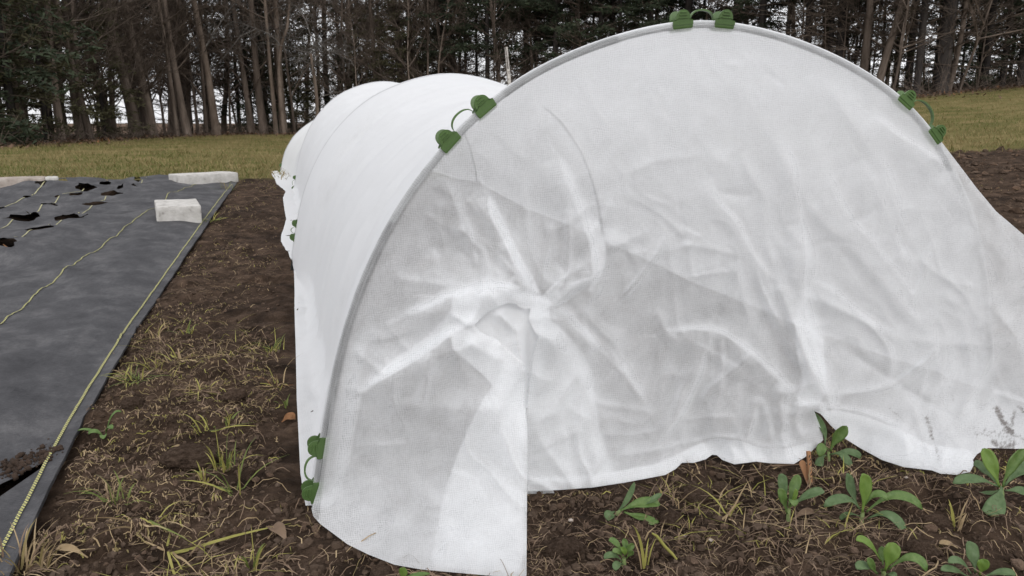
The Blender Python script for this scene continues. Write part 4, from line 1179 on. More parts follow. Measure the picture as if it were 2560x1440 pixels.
def mat_height(e, w):
    e, w = np.asarray(e, float), np.asarray(w, float)
    P = MAT_O + e[..., None] * TX - w[..., None] * NX
    d = w - mat_edge_w(e)
    z = terrain(P[..., 0], P[..., 1]) - 0.006 + 0.018 * smooth(0.0, 0.14, d)
    inn = smooth(0.0, 0.25, d)
    z = z + inn * (0.036 * fbm(e * 1.5, w * 2.6, 3, 110) + 0.018 * fbm(e * 5, w * 4, 3, 111))
    z = z + inn * 0.016 * smooth(0.35, 0.0, np.abs(d - 0.62 - 0.08 * fbm(e * 1.2, e * 0, 2, 112))) * smooth(4.5, 3.0, e)   # a long crease
    z = z + (0.3 + 0.7 * inn) * 0.010 * -np.abs(fbm(e * 9 + w * 7, w * 9 - e * 3, 3, 113))
    z = z + 0.003 * smooth(0.03, 0.0, d)                                 # the selvedge curls up
    for (ce, cw), r in zip(hole_c[:-1], hole_r[:-1]):
        dd = np.hypot(e - ce, w - cw)
        z = z + 0.024 * np.exp(-((dd - r) / 0.05) ** 2) * (0.4 + 0.9 * vnoise(e * 6 + ce * 9, w * 6, 114) + 0.25)
    return np.maximum(z, gz(P[..., 0], P[..., 1]) + 0.006), P
mz, mp_ = mat_height(mv[:, 0], mv[:, 1])
mp_ = mp_.copy(); mp_[:, 2] = mz
mat_root = empty('ground_cloth', mp_[0])
tag(mat_root, 'black woven ground cloth with yellow lines and burned planting holes, beside the bare soil', 'ground cloth')
o = link('woven_sheet', mesh_of('woven_sheet', mp_ - mp_[0], mf, M['mat'], uv=np.stack([mv[:, 1], mv[:, 0]], 1)), mat_root)
# the turned edge gives the selvedge its thickness
re_z, re_p = mat_height(right_edge[:, 0], right_edge[:, 1]); re_p = re_p.copy(); re_p[:, 2] = re_z
lip = np.stack([re_p - UP * 0.0003, re_p + NX * 0.0015 - UP * 0.005, re_p - NX * 0.006 - UP * 0.009])
link('turned_edge', mesh_of('turned_edge', lip.reshape(-1, 3) - mp_[0], grid_faces(3, len(re_p)), M['mat'], uv=np.stack([np.repeat([0, .01, .02], len(re_p)), np.tile(right_edge[:, 0], 3)], 1)), mat_root)

def line_w(pxs):
    g = on_ground(np.array([p[0] for p in pxs], float), np.array([p[1] for p in pxs], float)); return mat_ew(g)
def stripe(e, w, width, m, skip_holes=True):
    es = np.arange(e.min(), e.max(), 0.012)
    ws = np.interp(es, e, w) + 0.0022 * fbm(es * 6, es * 0, 3, 120)
    runs, cur = [], []
    for a, b in zip(es, ws):
        bad = any(np.hypot(a - c[0], b - c[1]) < r * 1.05 for c, r in zip(hole_c[:-1], hole_r[:-1])) or a > np.interp(b, far_edge[:, 1], far_edge[:, 0]) - 0.03
        if bad:
            if len(cur) > 6: runs.append(cur)
            cur = []
        else: cur.append((a, b))
    if len(cur) > 6: runs.append(cur)
    for r in runs:
        r = np.array(r); n = len(r)
        z, p = mat_height(r[:, 0], r[:, 1]); zr = np.maximum(z, mat_height(r[:, 0], r[:, 1] + width / 2)[0]); zr = np.maximum(zr, mat_height(r[:, 0], r[:, 1] - width / 2)[0])
        p = p.copy(); p[:, 2] = zr + 0.0026
        v = [p - NX * width / 2, p + UP * 0.0008, p + NX * width / 2]
        i = np.arange(n - 1)
        f = [np.stack([i, i + 1, i + 1 + n, i + n], 1), np.stack([i + n, i + 1 + n, i + 1 + 2 * n, i + 2 * n], 1)]
        uv = [np.stack([np.full(n, k * 1.0), r[:, 0] / 0.0042], 1) for k in (0, 1, 2)]
        link('stripe', mesh_of('stripe', np.concatenate(v) - mp_[0], np.concatenate(f), m, uv=np.concatenate(uv)), mat_root)
e_s = np.arange(-0.4, MAT_END - 0.05, 0.1)
stripe(e_s, mat_edge_w(e_s) + 0.022 + 0.006 * smooth(0, 3, e_s), 0.0052, M['stripe'])
e2, w2 = line_w([(-60, 872), (0, 826), (90, 752), (170, 690), (250, 628), (310, 580), (360, 548), (388, 536), (420, 500), (452, 482), (470, 474), (497, 456)])
stripe(e2, w2, 0.0046, M['stripe'])
e3, w3 = line_w([(-60, 690), (0, 645), (32, 632), (81, 606), (120, 593), (157, 567), (195, 552), (206, 536), (234, 520), (252, 512), (266, 498), (300, 488), (316, 484), (345, 466), (368, 452)])
stripe(e3, w3, 0.0050, M['stripe_plain'])
e4, w4 = line_w([(-60, 612), (0, 581), (36, 561), (84, 533), (105, 524), (127, 512), (156, 489), (200, 486), (240, 470), (298, 457)])
stripe(e4, w4, 0.0055, M['stripe_plain'])
e5, w5 = line_w([(-60, 535), (0, 512), (40, 503), (75, 495), (103, 480), (150, 468), (186, 458)])
stripe(e5, w5, 0.006, M['stripe_plain'])

# ------------------------------------------------------------------ concrete blocks
def block_mesh(name, foot, h, m, seed, rough=0.004):
    """solid cast block on a traced four-cornered footprint: bevelled edges, worn corners"""
    foot = np.asarray(foot, float)
    n = 9
    A = np.linspace(-1, 1, n)
    def quad(c):
        u, v = np.meshgrid(np.linspace(0, 1, n), np.linspace(0, 1, n))
        return (c[0] * (1 - u[..., None]) + c[1] * u[..., None]) * (1 - v[..., None]) + (c[3] * (1 - u[..., None]) + c[2] * u[..., None]) * v[..., None]
    lo = np.c_[foot, np.zeros(4)]; hi = np.c_[foot, np.full(4, h)]
    b = Buf()
    c0 = np.array([foot.mean(0)[0], foot.mean(0)[1], h / 2])
    import bmesh
    bm = bmesh.new()
    vs = [bm.verts.new(p) for p in np.concatenate([lo, hi])]
    for f in ((3, 2, 1, 0), (4, 5, 6, 7), (0, 1, 5, 4), (1, 2, 6, 5), (2, 3, 7, 6), (3, 0, 4, 7)): bm.faces.new([vs[i] for i in f])
    bmesh.ops.bevel(bm, geom=bm.edges[:] + bm.verts[:], offset=0.007, segments=2, profile=0.6, affect='EDGES')
    bmesh.ops.subdivide_edges(bm, edges=bm.edges[:], cuts=5, use_grid_fill=True)
    bm.normal_update()
    for v in bm.verts:
        p = v.co
        k = float(fbm(p.x * 30 + seed, p.y * 30 + p.z * 22, 3, 130)); c = float(fbm(p.x * 9 + seed, p.y * 9 + p.z * 13, 2, 131))
        edge = max(0.0, 1 - abs(p.z - h) / 0.03)
        v.co = p + v.normal * (rough * k * 0.6 - 0.006 * max(0, c) * edge)
    me = bpy.data.meshes.new(name); bm.to_mesh(me); bm.free(); me.materials.append(m)
    me.polygons.foreach_set('use_smooth', np.full(len(me.polygons), True)); return me
def on_z(u, v, z):
    r = ray(u, v); t = (z - CAM[2]) / r[2]; return CAM + t * r
# the near block, end towards the camera
def top_z(p, v): q = ray(1280.0, float(v)); return CAM[2] + q[2] / q[1] * p[1]
p0 = P1(389, 562); zt = top_z(p0, 517)
c = [on_z(388.6, 517, zt), on_z(502, 513, zt)]
dn = c[1] - c[0]; dn[2] = 0; wd = np.linalg.norm(dn); dn /= wd; dp = np.array([-dn[1], dn[0], 0]) * 1.0
dp = dp * 0.93 + dn * -0.06; dp /= np.linalg.norm(dp)
cA = np.array([c[0], c[0] + dn * wd, c[0] + dn * wd + dp * 0.36, c[0] + dp * 0.36])
orig = np.array([cA[:, 0].mean(), cA[:, 1].mean(), p0[2] - 0.012])
o = link('concrete_block', block_mesh('concrete_block', cA[:, :2] - orig[:2], zt - orig[2], M['concrete'], 3), loc=orig)
tag(o, 'pale concrete block pinning the cloth down, nearest one, its end towards the camera', 'block', 'concrete blocks on the ground cloth')
p0 = P1(597, 455); zt = top_z(p0, 431)
c = [on_z(448, 438, zt), on_z(595.5, 431, zt)]
dn = c[1] - c[0]; wd = np.linalg.norm(dn[:2]); dn[2] = 0; dn /= np.linalg.norm(dn); dp = np.array([-dn[1], dn[0], 0])
cB = np.array([c[0], c[0] + dn * wd, c[0] + dn * wd + dp * 0.2, c[0] + dp * 0.2])
orig = np.array([cB[:, 0].mean(), cB[:, 1].mean(), p0[2] - 0.03])
o = link('concrete_block', block_mesh('concrete_block', cB[:, :2] - orig[:2], zt - orig[2], M['concrete'], 9), loc=orig)
tag(o, 'long pale concrete block lying across the far right corner of the black cloth', 'block', 'concrete blocks on the ground cloth')
p0 = P1(60, 470); zt = top_z(p0, 445.5)
c = [on_z(-70, 449.5, zt), on_z(112, 443.5, zt)]
dn = c[1] - c[0]; wd = np.linalg.norm(dn[:2]); dn[2] = 0; dn /= np.linalg.norm(dn); dp = np.array([-dn[1], dn[0], 0])
cC = np.array([c[0], c[0] + dn * wd, c[0] + dn * (wd + 0.01) + dp * 0.16, c[0] + dp * 0.2])
orig = np.array([cC[:, 0].mean(), cC[:, 1].mean(), p0[2] - 0.03])
root = empty('concrete_slab', orig)
tag(root, 'tan weathered concrete slab with a broken pale corner, at the left edge beyond the black cloth', 'block', 'concrete blocks on the ground cloth')
link('slab_body', block_mesh('slab_body', cC[:, :2] - orig[:2], zt - orig[2], M['concrete_tan'], 5), root)
k0 = cC[1][:2] - orig[:2] + dn[:2] * 0.004
ch = np.array([k0 - dn[:2] * 0.0, k0 + dn[:2] * 0.07 + dp[:2] * 0.02, k0 + dn[:2] * 0.075 + dp[:2] * 0.12, k0 + dp[:2] * 0.14])
o = link('broken_corner', block_mesh('broken_corner', ch, 0.045, M['concrete'], 21, 0.02), root); o.location = (0, 0, zt - orig[2] - 0.048)
o['label'] = 'pale freshly broken corner'

# ------------------------------------------------------------------ the wood
def rot_about(v, axis, ang):
    axis = axis / (np.linalg.norm(axis) + 1e-9)
    return v * math.cos(ang) + np.cross(axis, v) * math.sin(ang) + axis * (axis @ v) * (1 - math.cos(ang))

def limb(r, start, d, length, n=5, curve=0.25, lift=0.0):
    pts = [np.array(start, float)]; d = np.array(d, float); d /= np.linalg.norm(d)
    for i in range(n - 1):
        d = d + r.normal(0, curve, 3) / n + np.array([0, 0, lift / n]); d /= np.linalg.norm(d)
        pts.append(pts[-1] + d * length / (n - 1))
    return np.array(pts)

def trunk_line(r, h, lean, wob):
    n = 15; z = np.linspace(-0.25, h, n)
    ph = r.uniform(0, 6.3, 2)
    x = lean * z + wob * np.sin(z * 0.55 + ph[0]) * np.minimum(1, z.clip(0) / 2) + 0.3 * wob * np.sin(z * 1.7 + ph[1])
    y = wob * 0.7 * np.cos(z * 0.6 + ph[1])
    return np.stack([x - x[1], y - y[1], z], 1)

def deciduous(seed, h=14.0, r0=0.13, low=1.2, nb=34, wob=0.10, lean=0.0, bark='bark', twig='twig', fork=False):
    r = np.random.default_rng(seed)
    tb, br = Buf(), Buf()
    tl = trunk_line(r, h, lean, wob)
    rad = r0 * (1 - np.clip(tl[:, 2] / h, 0, 1) * 0.8) ; rad[0] *= 1.45; rad[1] *= 1.18
    tb.tube(tl, rad, 8, 0)
    if fork:
        f0 = tl[4]; f = limb(r, f0, (r.choice([-1, 1]) * 0.35, 0.1, 1), h * 0.65, 9, 0.15, 0.3)
        tb.tube(f, np.linspace(rad[4] * 0.75, 0.02, 9), 7, 0)
    hs = np.sort(np.concatenate([r.uniform(low, min(6.5, h * 0.8), int(nb * 0.62)), r.uniform(min(6.5, h * 0.8), h * 0.97, nb - int(nb * 0.62))]))
    for k, hb in enumerate(hs):
        p = np.array([np.interp(hb, tl[:, 2], tl[:, i]) for i in range(3)])
        az = r.uniform(0, 6.283); el = r.uniform(0.15, 0.9)
        L = r.uniform(0.8, 2.3) * (1 - 0.4 * hb / h)
        d = np.array([math.cos(az) * math.cos(el), math.sin(az) * math.cos(el), math.sin(el)])
        b = limb(r, p, d, L, 6, 0.45, 0.25)
        detail = hb < 7.5
        b0 = r.uniform(0.012, 0.026)
        br.tube(b, np.linspace(b0, 0.005, 6), 4, 0)
        for j in range(8 if detail else 3):
            t = r.uniform(0.2, 1.0); i = min(int(t * 5), 4); q = b[i] + (b[i + 1] - b[i]) * (t * 5 - i)
            ax = r.normal(0, 1, 3); d2 = rot_about(b[i + 1] - b[i], ax, r.uniform(0.4, 1.1)); d2[2] += 0.02
            l2 = r.uniform(0.25, 0.85)
            s = limb(r, q, d2, l2, 4, 0.5, 0.15); br.tube(s, np.linspace(0.007, 0.003, 4), 3, 0)
            if detail:
                for m in range(4):
                    i2 = r.integers(0, 3); q2 = s[i2] + (s[i2 + 1] - s[i2]) * r.uniform(0, 1)
                    d3 = rot_about(s[i2 + 1] - s[i2], r.normal(0, 1, 3), r.uniform(0.4, 1.0))
                    e = limb(r, q2, d3, r.uniform(0.12, 0.45), 3, 0.4); br.tube(e, np.linspace(0.0042, 0.0022, 3), 3, 0)
    return tb.mesh('trunk', [M[bark]]), br.mesh('branches', [M[twig]])

def needles(buf, r, c, n, spread, size, m=1, flat=0.35):
    """a spray of needle bundles: small thin triangles round a point"""
    p = c + r.normal(0, 1, (n, 3)) * np.array([spread, spread, spread * flat])
    d = r.normal(0, 1, (n, 3)); d[:, 2] = d[:, 2] * 0.45 - 0.15; d /= np.linalg.norm(d, axis=1)[:, None]
    s = np.cross(d, r.normal(0, 1, (n, 3))); s /= np.linalg.norm(s, axis=1)[:, None] + 1e-9
    L = size * r.uniform(0.6, 1.4, (n, 1)); W = size * 0.16
    v = np.stack([p - s * W, p + s * W, p + d * L], 1).reshape(-1, 3)
    buf.add(v, np.arange(3 * n).reshape(-1, 3), m)

def pine(seed, h=15.0, r0=0.13, low=0.8, first_green=2.6, bark='bark_dark'):
    r = np.random.default_rng(seed)
    tb, cr = Buf(), Buf()
    tl = trunk_line(r, h, r.normal(0, 0.008), 0.03)
    tb.tube(tl, r0 * (1 - np.clip(tl[:, 2] / h, 0, 1) * 0.75), 8, 0)
    z = low
    while z < h * 0.97:
        nb = r.integers(3, 6)
        for k in range(nb):
            az = r.uniform(0, 6.283); el = r.normal(0.08, 0.16) + (0.25 if z > 5 else 0)
            L = r.uniform(0.7, 2.4) * (1 if z < 6 else (1 - (z - 6) / (h - 5)))
            p = np.array([np.interp(z + r.normal(0, 0.05), tl[:, 2], tl[:, i]) for i in range(3)])
            d = np.array([math.cos(az) * math.cos(el), math.sin(az) * math.cos(el), math.sin(el)])
            b = limb(r, p, d, L, 5, 0.3, -0.1)
            cr.tube(b, np.linspace(0.015, 0.005, 5), 3, 0)
            green = z > first_green - 0.3 and r.random() < min(1, (z - first_green + 1.2) / 2.2)
            for j in range(9 if z < 7 else 4):
                t = r.uniform(0.25, 1.0); i = min(int(t * 4), 3); q = b[i] + (b[i + 1] - b[i]) * (t * 4 - i)
                d2 = rot_about(b[i + 1] - b[i], np.array([0, 0, 1.0]), r.choice([-1, 1]) * r.uniform(0.5, 1.2)); d2[2] += r.normal(0, 0.05)
                s = limb(r, q, d2, r.uniform(0.2, 0.7), 3, 0.35); cr.tube(s, np.linspace(0.006, 0.0028, 3), 3, 0)
                if green:
                    for q3 in (s[1], s[2]): needles(cr, r, q3, 16, 0.085, 0.12)
        z += r.uniform(0.28, 0.6)
    return tb.mesh('trunk', [M[bark]]), cr.mesh('crown', [M['twig'], M['needle']])

def hemlock(seed, h=8.0, spread=1.7, low=0.15, mat_='needle', dens=1.0):
    r = np.random.default_rng(seed)
    tb, cr = Buf(), Buf()
    tl = trunk_line(r, h, 0.0, 0.03); tb.tube(tl, 0.085 * (1 - np.clip(tl[:, 2] / h, 0, 1) * 0.9), 6, 0)
    z = low
    while z < h * 0.98:
        for k in range(r.integers(3, 6)):
            az = r.uniform(0, 6.283); f = (1 - z / h) ** 0.7
            L = spread * f * r.uniform(0.55, 1.15) + 0.15
            p = np.array([np.interp(z, tl[:, 2], tl[:, i]) for i in range(3)])
            d = np.array([math.cos(az), math.sin(az), r.uniform(-0.1, 0.25)])
            b = limb(r, p, d, L, 5, 0.25, -0.35)
            cr.tube(b, np.linspace(0.012, 0.004, 5), 3, 0)
            nn = max(2, int(L * 5.2 * dens))
            for j in range(nn):
                t = r.uniform(0.15, 1.0); i = min(int(t * 4), 3); q = b[i] + (b[i + 1] - b[i]) * (t * 4 - i)
                needles(cr, r, q + np.array([0, 0, -0.03]), 13, 0.11, 0.13, 1, 0.45)
        z += r.uniform(0.16, 0.34)
    return tb.mesh('trunk', [M['bark_dark']]), cr.mesh('crown', [M['twig'], M[mat_]])

DEC = [deciduous(201, 14, 0.12, 1.0, 36), deciduous(202, 13, 0.10, 0.8, 40, 0.16, fork=True), deciduous(203, 15, 0.13, 1.6, 34, 0.07), deciduous(204, 12, 0.08, 0.7, 44, 0.2)]
SAP = [deciduous(211, 6.5, 0.035, 0.4, 30, 0.12), deciduous(212, 5.5, 0.028, 0.3, 30, 0.16)]
PALE = [deciduous(221, 14, 0.10, 2.4, 26, 0.05, bark='bark_pale'), deciduous(222, 12, 0.09, 1.6, 36, 0.10, bark='bark_pale', twig='twig_pale')]
PIN = [pine(231, 15, 0.13, 0.7, 2.2), pine(232, 14, 0.11, 0.5, 3.0), pine(233, 16, 0.14, 0.9, 2.6)]
HEM = [hemlock(241, 8.5, 1.9), hemlock(242, 6.5, 1.6, mat_='needle_o'), hemlock(243, 5.0, 1.5, 0.1, 'needle_o', 1.1)]

def plant_tree(kind, proto, P, rot, sc, label, group, width=1.0, tilt=(0, 0)):
    names = {'dec': ('bare_tree', 'branches'), 'sap': ('bare_sapling', 'branches'), 'pine': ('pine_tree', 'crown'), 'hem': ('dense_conifer', 'crown')}[kind]
    root = empty(names[0], P, (tilt[0], tilt[1], rot)); root.scale = (sc, sc, sc)
    tag(root, label, 'tree', group)
    t_ = link('trunk', proto[0], root); t_.scale = (width, width, 1); link(names[1], proto[1], root)
    return root

def at_bearing(u, back=0.0):
    """a spot at the wood's edge in the direction of picture column u, `back` metres into the wood"""
    v = np.interp(u, _tl[:, 0], _tl[:, 1])
    P = on_ground(np.array([float(u)]), np.array([v]))[0]
    d = P[:2] / np.linalg.norm(P[:2]); R = min(np.linalg.norm(P[:2]), 24) + back
    x, y = d * R
    return np.array([x, y, float(gz(x, y)) - 0.05])

# trees one can point at: (column at foot, width in traced pixels, lean, kind, prototype, back, label)
KEY = [
 (225, 15, -0.10, 'dec', DEC[3], 0.5, 'grey bare trunk leaning slightly left between the dark conifers at the far left'),
 (345, 24, -0.13, 'dec', DEC[1], 0.3, 'thick dark bare tree leaning left over the bright gap at its foot'),
 (384, 20, -0.09, 'dec', DEC[0], 0.6, 'dark bare tree just right of the thick leaning one by the bright gap'),
 (445, 10, -0.05, 'dec', DEC[2], 0.2, 'slim bare tree between two thicker ones left of the middle of the left wood'),
 (468, 17, -0.10, 'dec', DEC[2], 0.4, 'straight grey bare tree second to the left of the pale standing one'),
 (541, 17, -0.06, 'dec', PALE[1], -0.6, 'pale grey bare tree standing forward at the lawn edge, left of the tunnel'),
 (629, 14, -0.05, 'dec', DEC[0], 1.0, 'brownish bare tree between the pale grey one and the tan pair'),
 (690, 10, -0.02, 'dec', PALE[0], -0.2, 'slimmer left stem of the tan barked pair left of the tunnel'),
 (708, 16, 0.0, 'dec', PALE[0], 0.0, 'thicker right stem of the tan barked pair left of the tunnel'),
 (867, 7, 0.02, 'dec', DEC[3], 1.5, 'thin grey trunk above the third hoop of the tunnel'),
 (1036, 7, 0.0, 'dec', DEC[3], 3.0, 'thin grey trunk in the dark conifers above the dip of the tunnel'),
 (1100, 9, 0.03, 'dec', DEC[1], 2.0, 'grey forked bare tree behind the top of the second hoop'),
 (1152, 8, 0.0, 'pine', PIN[1], 2.5, 'slim dark pine just right of the top of the second hoop'),
 (1219, 13, 0.0, 'pine', PIN[0], 1.0, 'straight dark pine left of the white birch snag'),
 (1255, 12, -0.05, 'dec', DEC[1], 0.8, 'brown crooked bare tree rising right behind the white birch snag'),
 (1318, 7, 0.0, 'pine', PIN[1], 3.0, 'slender pine right of the white birch snag'),
 (1338, 8, 0.0, 'pine', PIN[2], 2.0, 'second slender pine right of the white birch snag'),
 (1386, 15, 0.0, 'pine', PIN[0], 0.8, 'stout brown pine above the left shoulder of the front hoop'),
 (1496, 14, 0.0, 'pine', PIN[2], 1.0, 'left one of the three dark pines between left shoulder and crown of the hoop'),
 (1524, 12, 0.0, 'pine', PIN[1], 1.4, 'middle one of the three dark pines between left shoulder and crown of the hoop'),
 (1546, 9, 0.0, 'pine', PIN[1], 1.0, 'right thinnest one of the three dark pines between left shoulder and crown of the hoop'),
 (1621, 13, 0.0, 'pine', PIN[0], 0.6, 'single dark pine just left of the top clips'),
 (1709, 22, 0.0, 'pine', PIN[2], 0.5, 'thick dark pine right behind the left one of the top clips'),
 (1825, 15, 0.0, 'pine', PIN[0], 0.8, 'dark pine behind the right one of the top clips'),
 (1852, 12, 0.0, 'pine', PIN[1], 1.0, 'thinner dark pine just right of the top clips'),
 (1895, 20, 0.0, 'pine', PIN[2], 0.6, 'stout dark pine next right of the top clips'),
 (1958, 12, 0.0, 'pine', PIN[1], 1.2, 'slim pine over the right slope of the front hoop, nearest the crown'),
 (2008, 20, 0.0, 'pine', PIN[0], 0.6, 'thick pine over the right slope of the front hoop'),
 (2065, 12, 0.0, 'pine', PIN[1], 1.0, 'slender pine left of a thick one over the right slope of the hoop'),
 (2090, 20, 0.0, 'pine', PIN[2], 0.8, 'thick pine over the middle of the right slope of the hoop'),
 (2152, 19, 0.02, 'dec', DEC[1], 0.4, 'bare forked tree left of the leaning one above the right clips'),
 (2188, 16, 0.16, 'dec', DEC[0], 0.2, 'grey bare tree leaning right above the right clips'),
 (2232, 6, 0.03, 'sap', SAP[0], -0.8, 'pale thin sapling standing straight above the right clips'),
 (2290, 18, 0.0, 'pine', PIN[0], 0.8, 'dark pine right of the thin sapling above the right clips'),
 (2350, 36, 0.0, 'pine', PIN[2], 0.5, 'thickest dark trunk of the right wood, at the lawn edge'),
 (2458, 19, 0.0, 'pine', PIN[0], 0.7, 'dark pine between the thickest trunk and the right edge of the wood'),
 (2504, 16, 0.0, 'pine', PIN[1], 1.0, 'rightmost but one dark pine at the right edge of the wood'),
 (2548, 18, 0.0, 'pine', PIN[2], 0.7, 'dark pine cut by the right edge of the picture'),
]
r_ = np.random.default_rng(77)
for u, wpx, lean, kind, proto, back, label in KEY:
    P = at_bearing(u, back)
    dist = float((P - CAM) @ F_)
    rad0 = 0.5 * wpx / FPX * dist
    base_r = {id(DEC[0]): .12, id(DEC[1]): .10, id(DEC[2]): .13, id(DEC[3]): .08, id(PALE[0]): .10, id(PALE[1]): .09, id(PIN[0]): .13, id(PIN[1]): .11, id(PIN[2]): .14, id(SAP[0]): .035}[id(proto)]
    sc = r_.uniform(0.92, 1.08)
    # lean is along the picture's x: tilt about Y in the world, so turn the tree first and tilt its root after
    root = plant_tree(kind, proto, P, r_.uniform(0, 6.28), sc, label, 'trees along the edge of the wood')
    root.rotation_mode = 'ZYX'
    wfac = rad0 / (base_r * sc)
    tr = [c for c in root.children if c.name.startswith('trunk')][0]
    tr.scale = (wfac, wfac, 1)
    root.rotation_euler = (0, 0, root.rotation_euler[2])
    if lean:
        from mathutils import Matrix
        root.rotation_mode = 'QUATERNION'
        root.rotation_quaternion = Matrix.Rotation(math.atan(lean), 3, 'Y').to_quaternion() @ Matrix.Rotation(r_.uniform(0, 6.28), 3, 'Z').to_quaternion()

# the broken white birch and the short dead stem with an arching pale branch
def snag(u, vtop, wpx, mat_, name, label, back=-1.0, seed=5):
    r = np.random.default_rng(seed)
    P = at_bearing(u, back); dist = float((P - CAM) @ F_)
    top = CAM + ray(float(u), float(vtop)) * dist
    h = top[2] - P[2]; rd = 0.5 * wpx / FPX * dist
    n = 9; z = np.linspace(-0.2, h, n)
    pts = np.stack([0.06 * np.sin(z * 1.7) * (z > 0), 0.04 * np.cos(z * 1.3), z], 1)
    root = empty(name, P); tag(root, label, 'tree')
    b = Buf(); b.tube(pts, rd * np.linspace(1.2, 0.75, n), 8, 0, cap=True); link('trunk', b.mesh('trunk', [M[mat_]]), root)
    for k in range(9):
        b = Buf()
        q = limb(r, pts[r.integers(4, 9)], (r.normal(), r.normal() * 0.5, r.uniform(0.1, 0.9)), r.uniform(0.5, 1.4), 6, 0.6, -0.1)
        b.tube(q, np.linspace(0.012, 0.004, 6), 4, 0)
        for j in range(5):
            i = r.integers(1, 5); s = limb(r, q[i], r.normal(0, 1, 3), r.uniform(0.15, 0.5), 4, 0.4); b.tube(s, np.linspace(0.006, 0.003, 4), 3, 0)
        link('branch', b.mesh('branch', [M['twig_pale'] if mat_ != 'birch' else M['twig']]), root)
snag(1270, 122, 11, 'birch', 'birch_snag', 'broken white birch snag standing in the saddle between the first and second hoop')
snag(790, 138, 9, 'bark_pale', 'dead_tree', 'short tan dead trunk with a twiggy head above the third hoop', -1.2, 9)

P = at_bearing(712, -0.9)
dist = float((P - CAM) @ F_)
root = empty('arching_branch_tree', P); tag(root, 'small crooked tree with a pale branch arching right above the far end of the tunnel', 'tree')
def px3(pts, dd=0.0): return np.array([CAM + ray(float(a), float(b)) * (dist + dd * i) - P for i, (a, b) in enumerate(pts)])
b = Buf()
b.tube(np.concatenate([[[0, 0, -0.2]], px3([(706, 300), (700, 230), (697, 160), (704, 110), (718, 70), (722, 30), (728, -40), (735, -160)])]), np.linspace(0.075, 0.02, 9), 7, 0)
link('trunk', b.mesh('trunk', [M['bark_pale']]), root)
b = Buf(); r = np.random.default_rng(31)
mains = [px3([(722, 32), (738, 14), (752, 30), (766, 55), (775, 85), (800, 105), (822, 130), (832, 150)], -0.12),
         px3([(698, 110), (690, 100), (668, 82), (640, 72), (600, 92), (570, 130), (545, 160)], -0.1), px3([(704, 112), (722, 100), (728, 60), (742, 40)], 0.1),
         px3([(790, 98), (776, 130), (760, 150), (735, 160)], -0.05), px3([(822, 130), (845, 128), (870, 140), (885, 165)], -0.05), px3([(640, 72), (610, 60), (560, 50), (500, 48)], -0.08)]
for k, m_ in enumerate(mains):
    b = Buf()
    b.tube(m_, np.linspace(0.026 if k < 2 else 0.013, 0.006, len(m_)), 5, 0)
    for j in range(22):
        i = r.integers(0, len(m_) - 1); q = m_[i] + (m_[i + 1] - m_[i]) * r.random()
        s = limb(r, q, (r.normal(), r.normal() * 0.6, r.normal() * 0.8 - 0.1), r.uniform(0.3, 0.9), 5, 0.5); b.tube(s, np.linspace(0.008, 0.003, 5), 3, 0)
        for z in range(3):
            i = r.integers(1, 4); s2 = limb(r, s[i], r.normal(0, 1, 3), r.uniform(0.1, 0.4), 3, 0.4); b.tube(s2, np.linspace(0.004, 0.002, 3), 3, 0)
    link('branch', b.mesh('branch', [M['twig_pale']]), root)

# the rows behind
g_dec, g_pine, g_hem, g_sap = 'bare trees deeper in the wood', 'pines deeper in the wood', 'dense dark conifers in the wood', 'thin saplings along the edge of the wood'
WHERE = ['left of the tunnel', 'above the back of the tunnel', 'above the front hoop', 'at the right beyond the hoop']
def side(u): return 0 if u < 700 else 1 if u < 1300 else 2 if u < 2050 else 3
l_dec = ['bare tree in the rows behind the edge, ' + w for w in WHERE]
l_pine = ['dark pine deeper in the wood, ' + w for w in WHERE]
l_hem = ['bushy dark evergreen inside the wood, ' + w for w in WHERE]
l_sap = ['thin bare sapling with a haze of twigs, ' + w for w in WHERE]
r_ = np.random.default_rng(99)
for i in range(84):
    u = r_.uniform(-350, 1250) if i < 62 else r_.uniform(-200, 800); back = 0.6 + 11 * r_.random() ** 1.2
    if i % 5 == 0: u = r_.uniform(1250, 2900)
    s = r_.uniform(0.7, 1.15)
    plant_tree('dec', DEC[r_.integers(0, 4)], at_bearing(u, back), r_.uniform(0, 6.28), s, l_dec[side(u)], g_dec, r_.uniform(0.42, 0.8), (r_.normal(0, 0.03), r_.normal(0, 0.05)))
for i in range(46):
    u = r_.uniform(980, 2950) if i % 6 else r_.uniform(-300, 980); back = 1.5 + 12 * r_.random() ** 1.1
    plant_tree('pine', PIN[r_.integers(0, 3)], at_bearing(u, back), r_.uniform(0, 6.28), r_.uniform(0.75, 1.15), l_pine[side(u)], g_pine, r_.uniform(0.5, 0.85))
hem_spots = [(-160, 1, 1.1), (-50, .4, 1.0), (38, .3, .9), (120, 1.2, .75), (262, 1.4, .6), (600, 3.0, .8), (660, 2.4, .6), (730, 2.5, .6), (770, 3.0, .6), (850, 2.8, .55), (905, 1.6, .6), (960, 1.2, .55), (1000, 2.0, .8), (1060, 2.4, .6), (1120, 2.8, .5), (1190, 3, .4), (1400, 3.2, .55), (1440, 2.4, .7), (1590, 3.0, .5), (1700, 3, .4), (1900, 2.6, .5), (2060, 2.2, .45), (2130, 3.0, .5), (2230, 2.4, .5), (2330, 2.8, .55), (2400, 1.8, .5), (2440, 2.6, .6), (2500, 1.8, .6), (2560, 1.0, .7), (2640, 1.5, .8), (2760, 1.2, .9)]
for u, back, s in hem_spots:
    plant_tree('hem', HEM[r_.integers(0, 3)], at_bearing(u, back), r_.uniform(0, 6.28), s, l_hem[side(u)], g_hem, r_.uniform(0.85, 1.15))
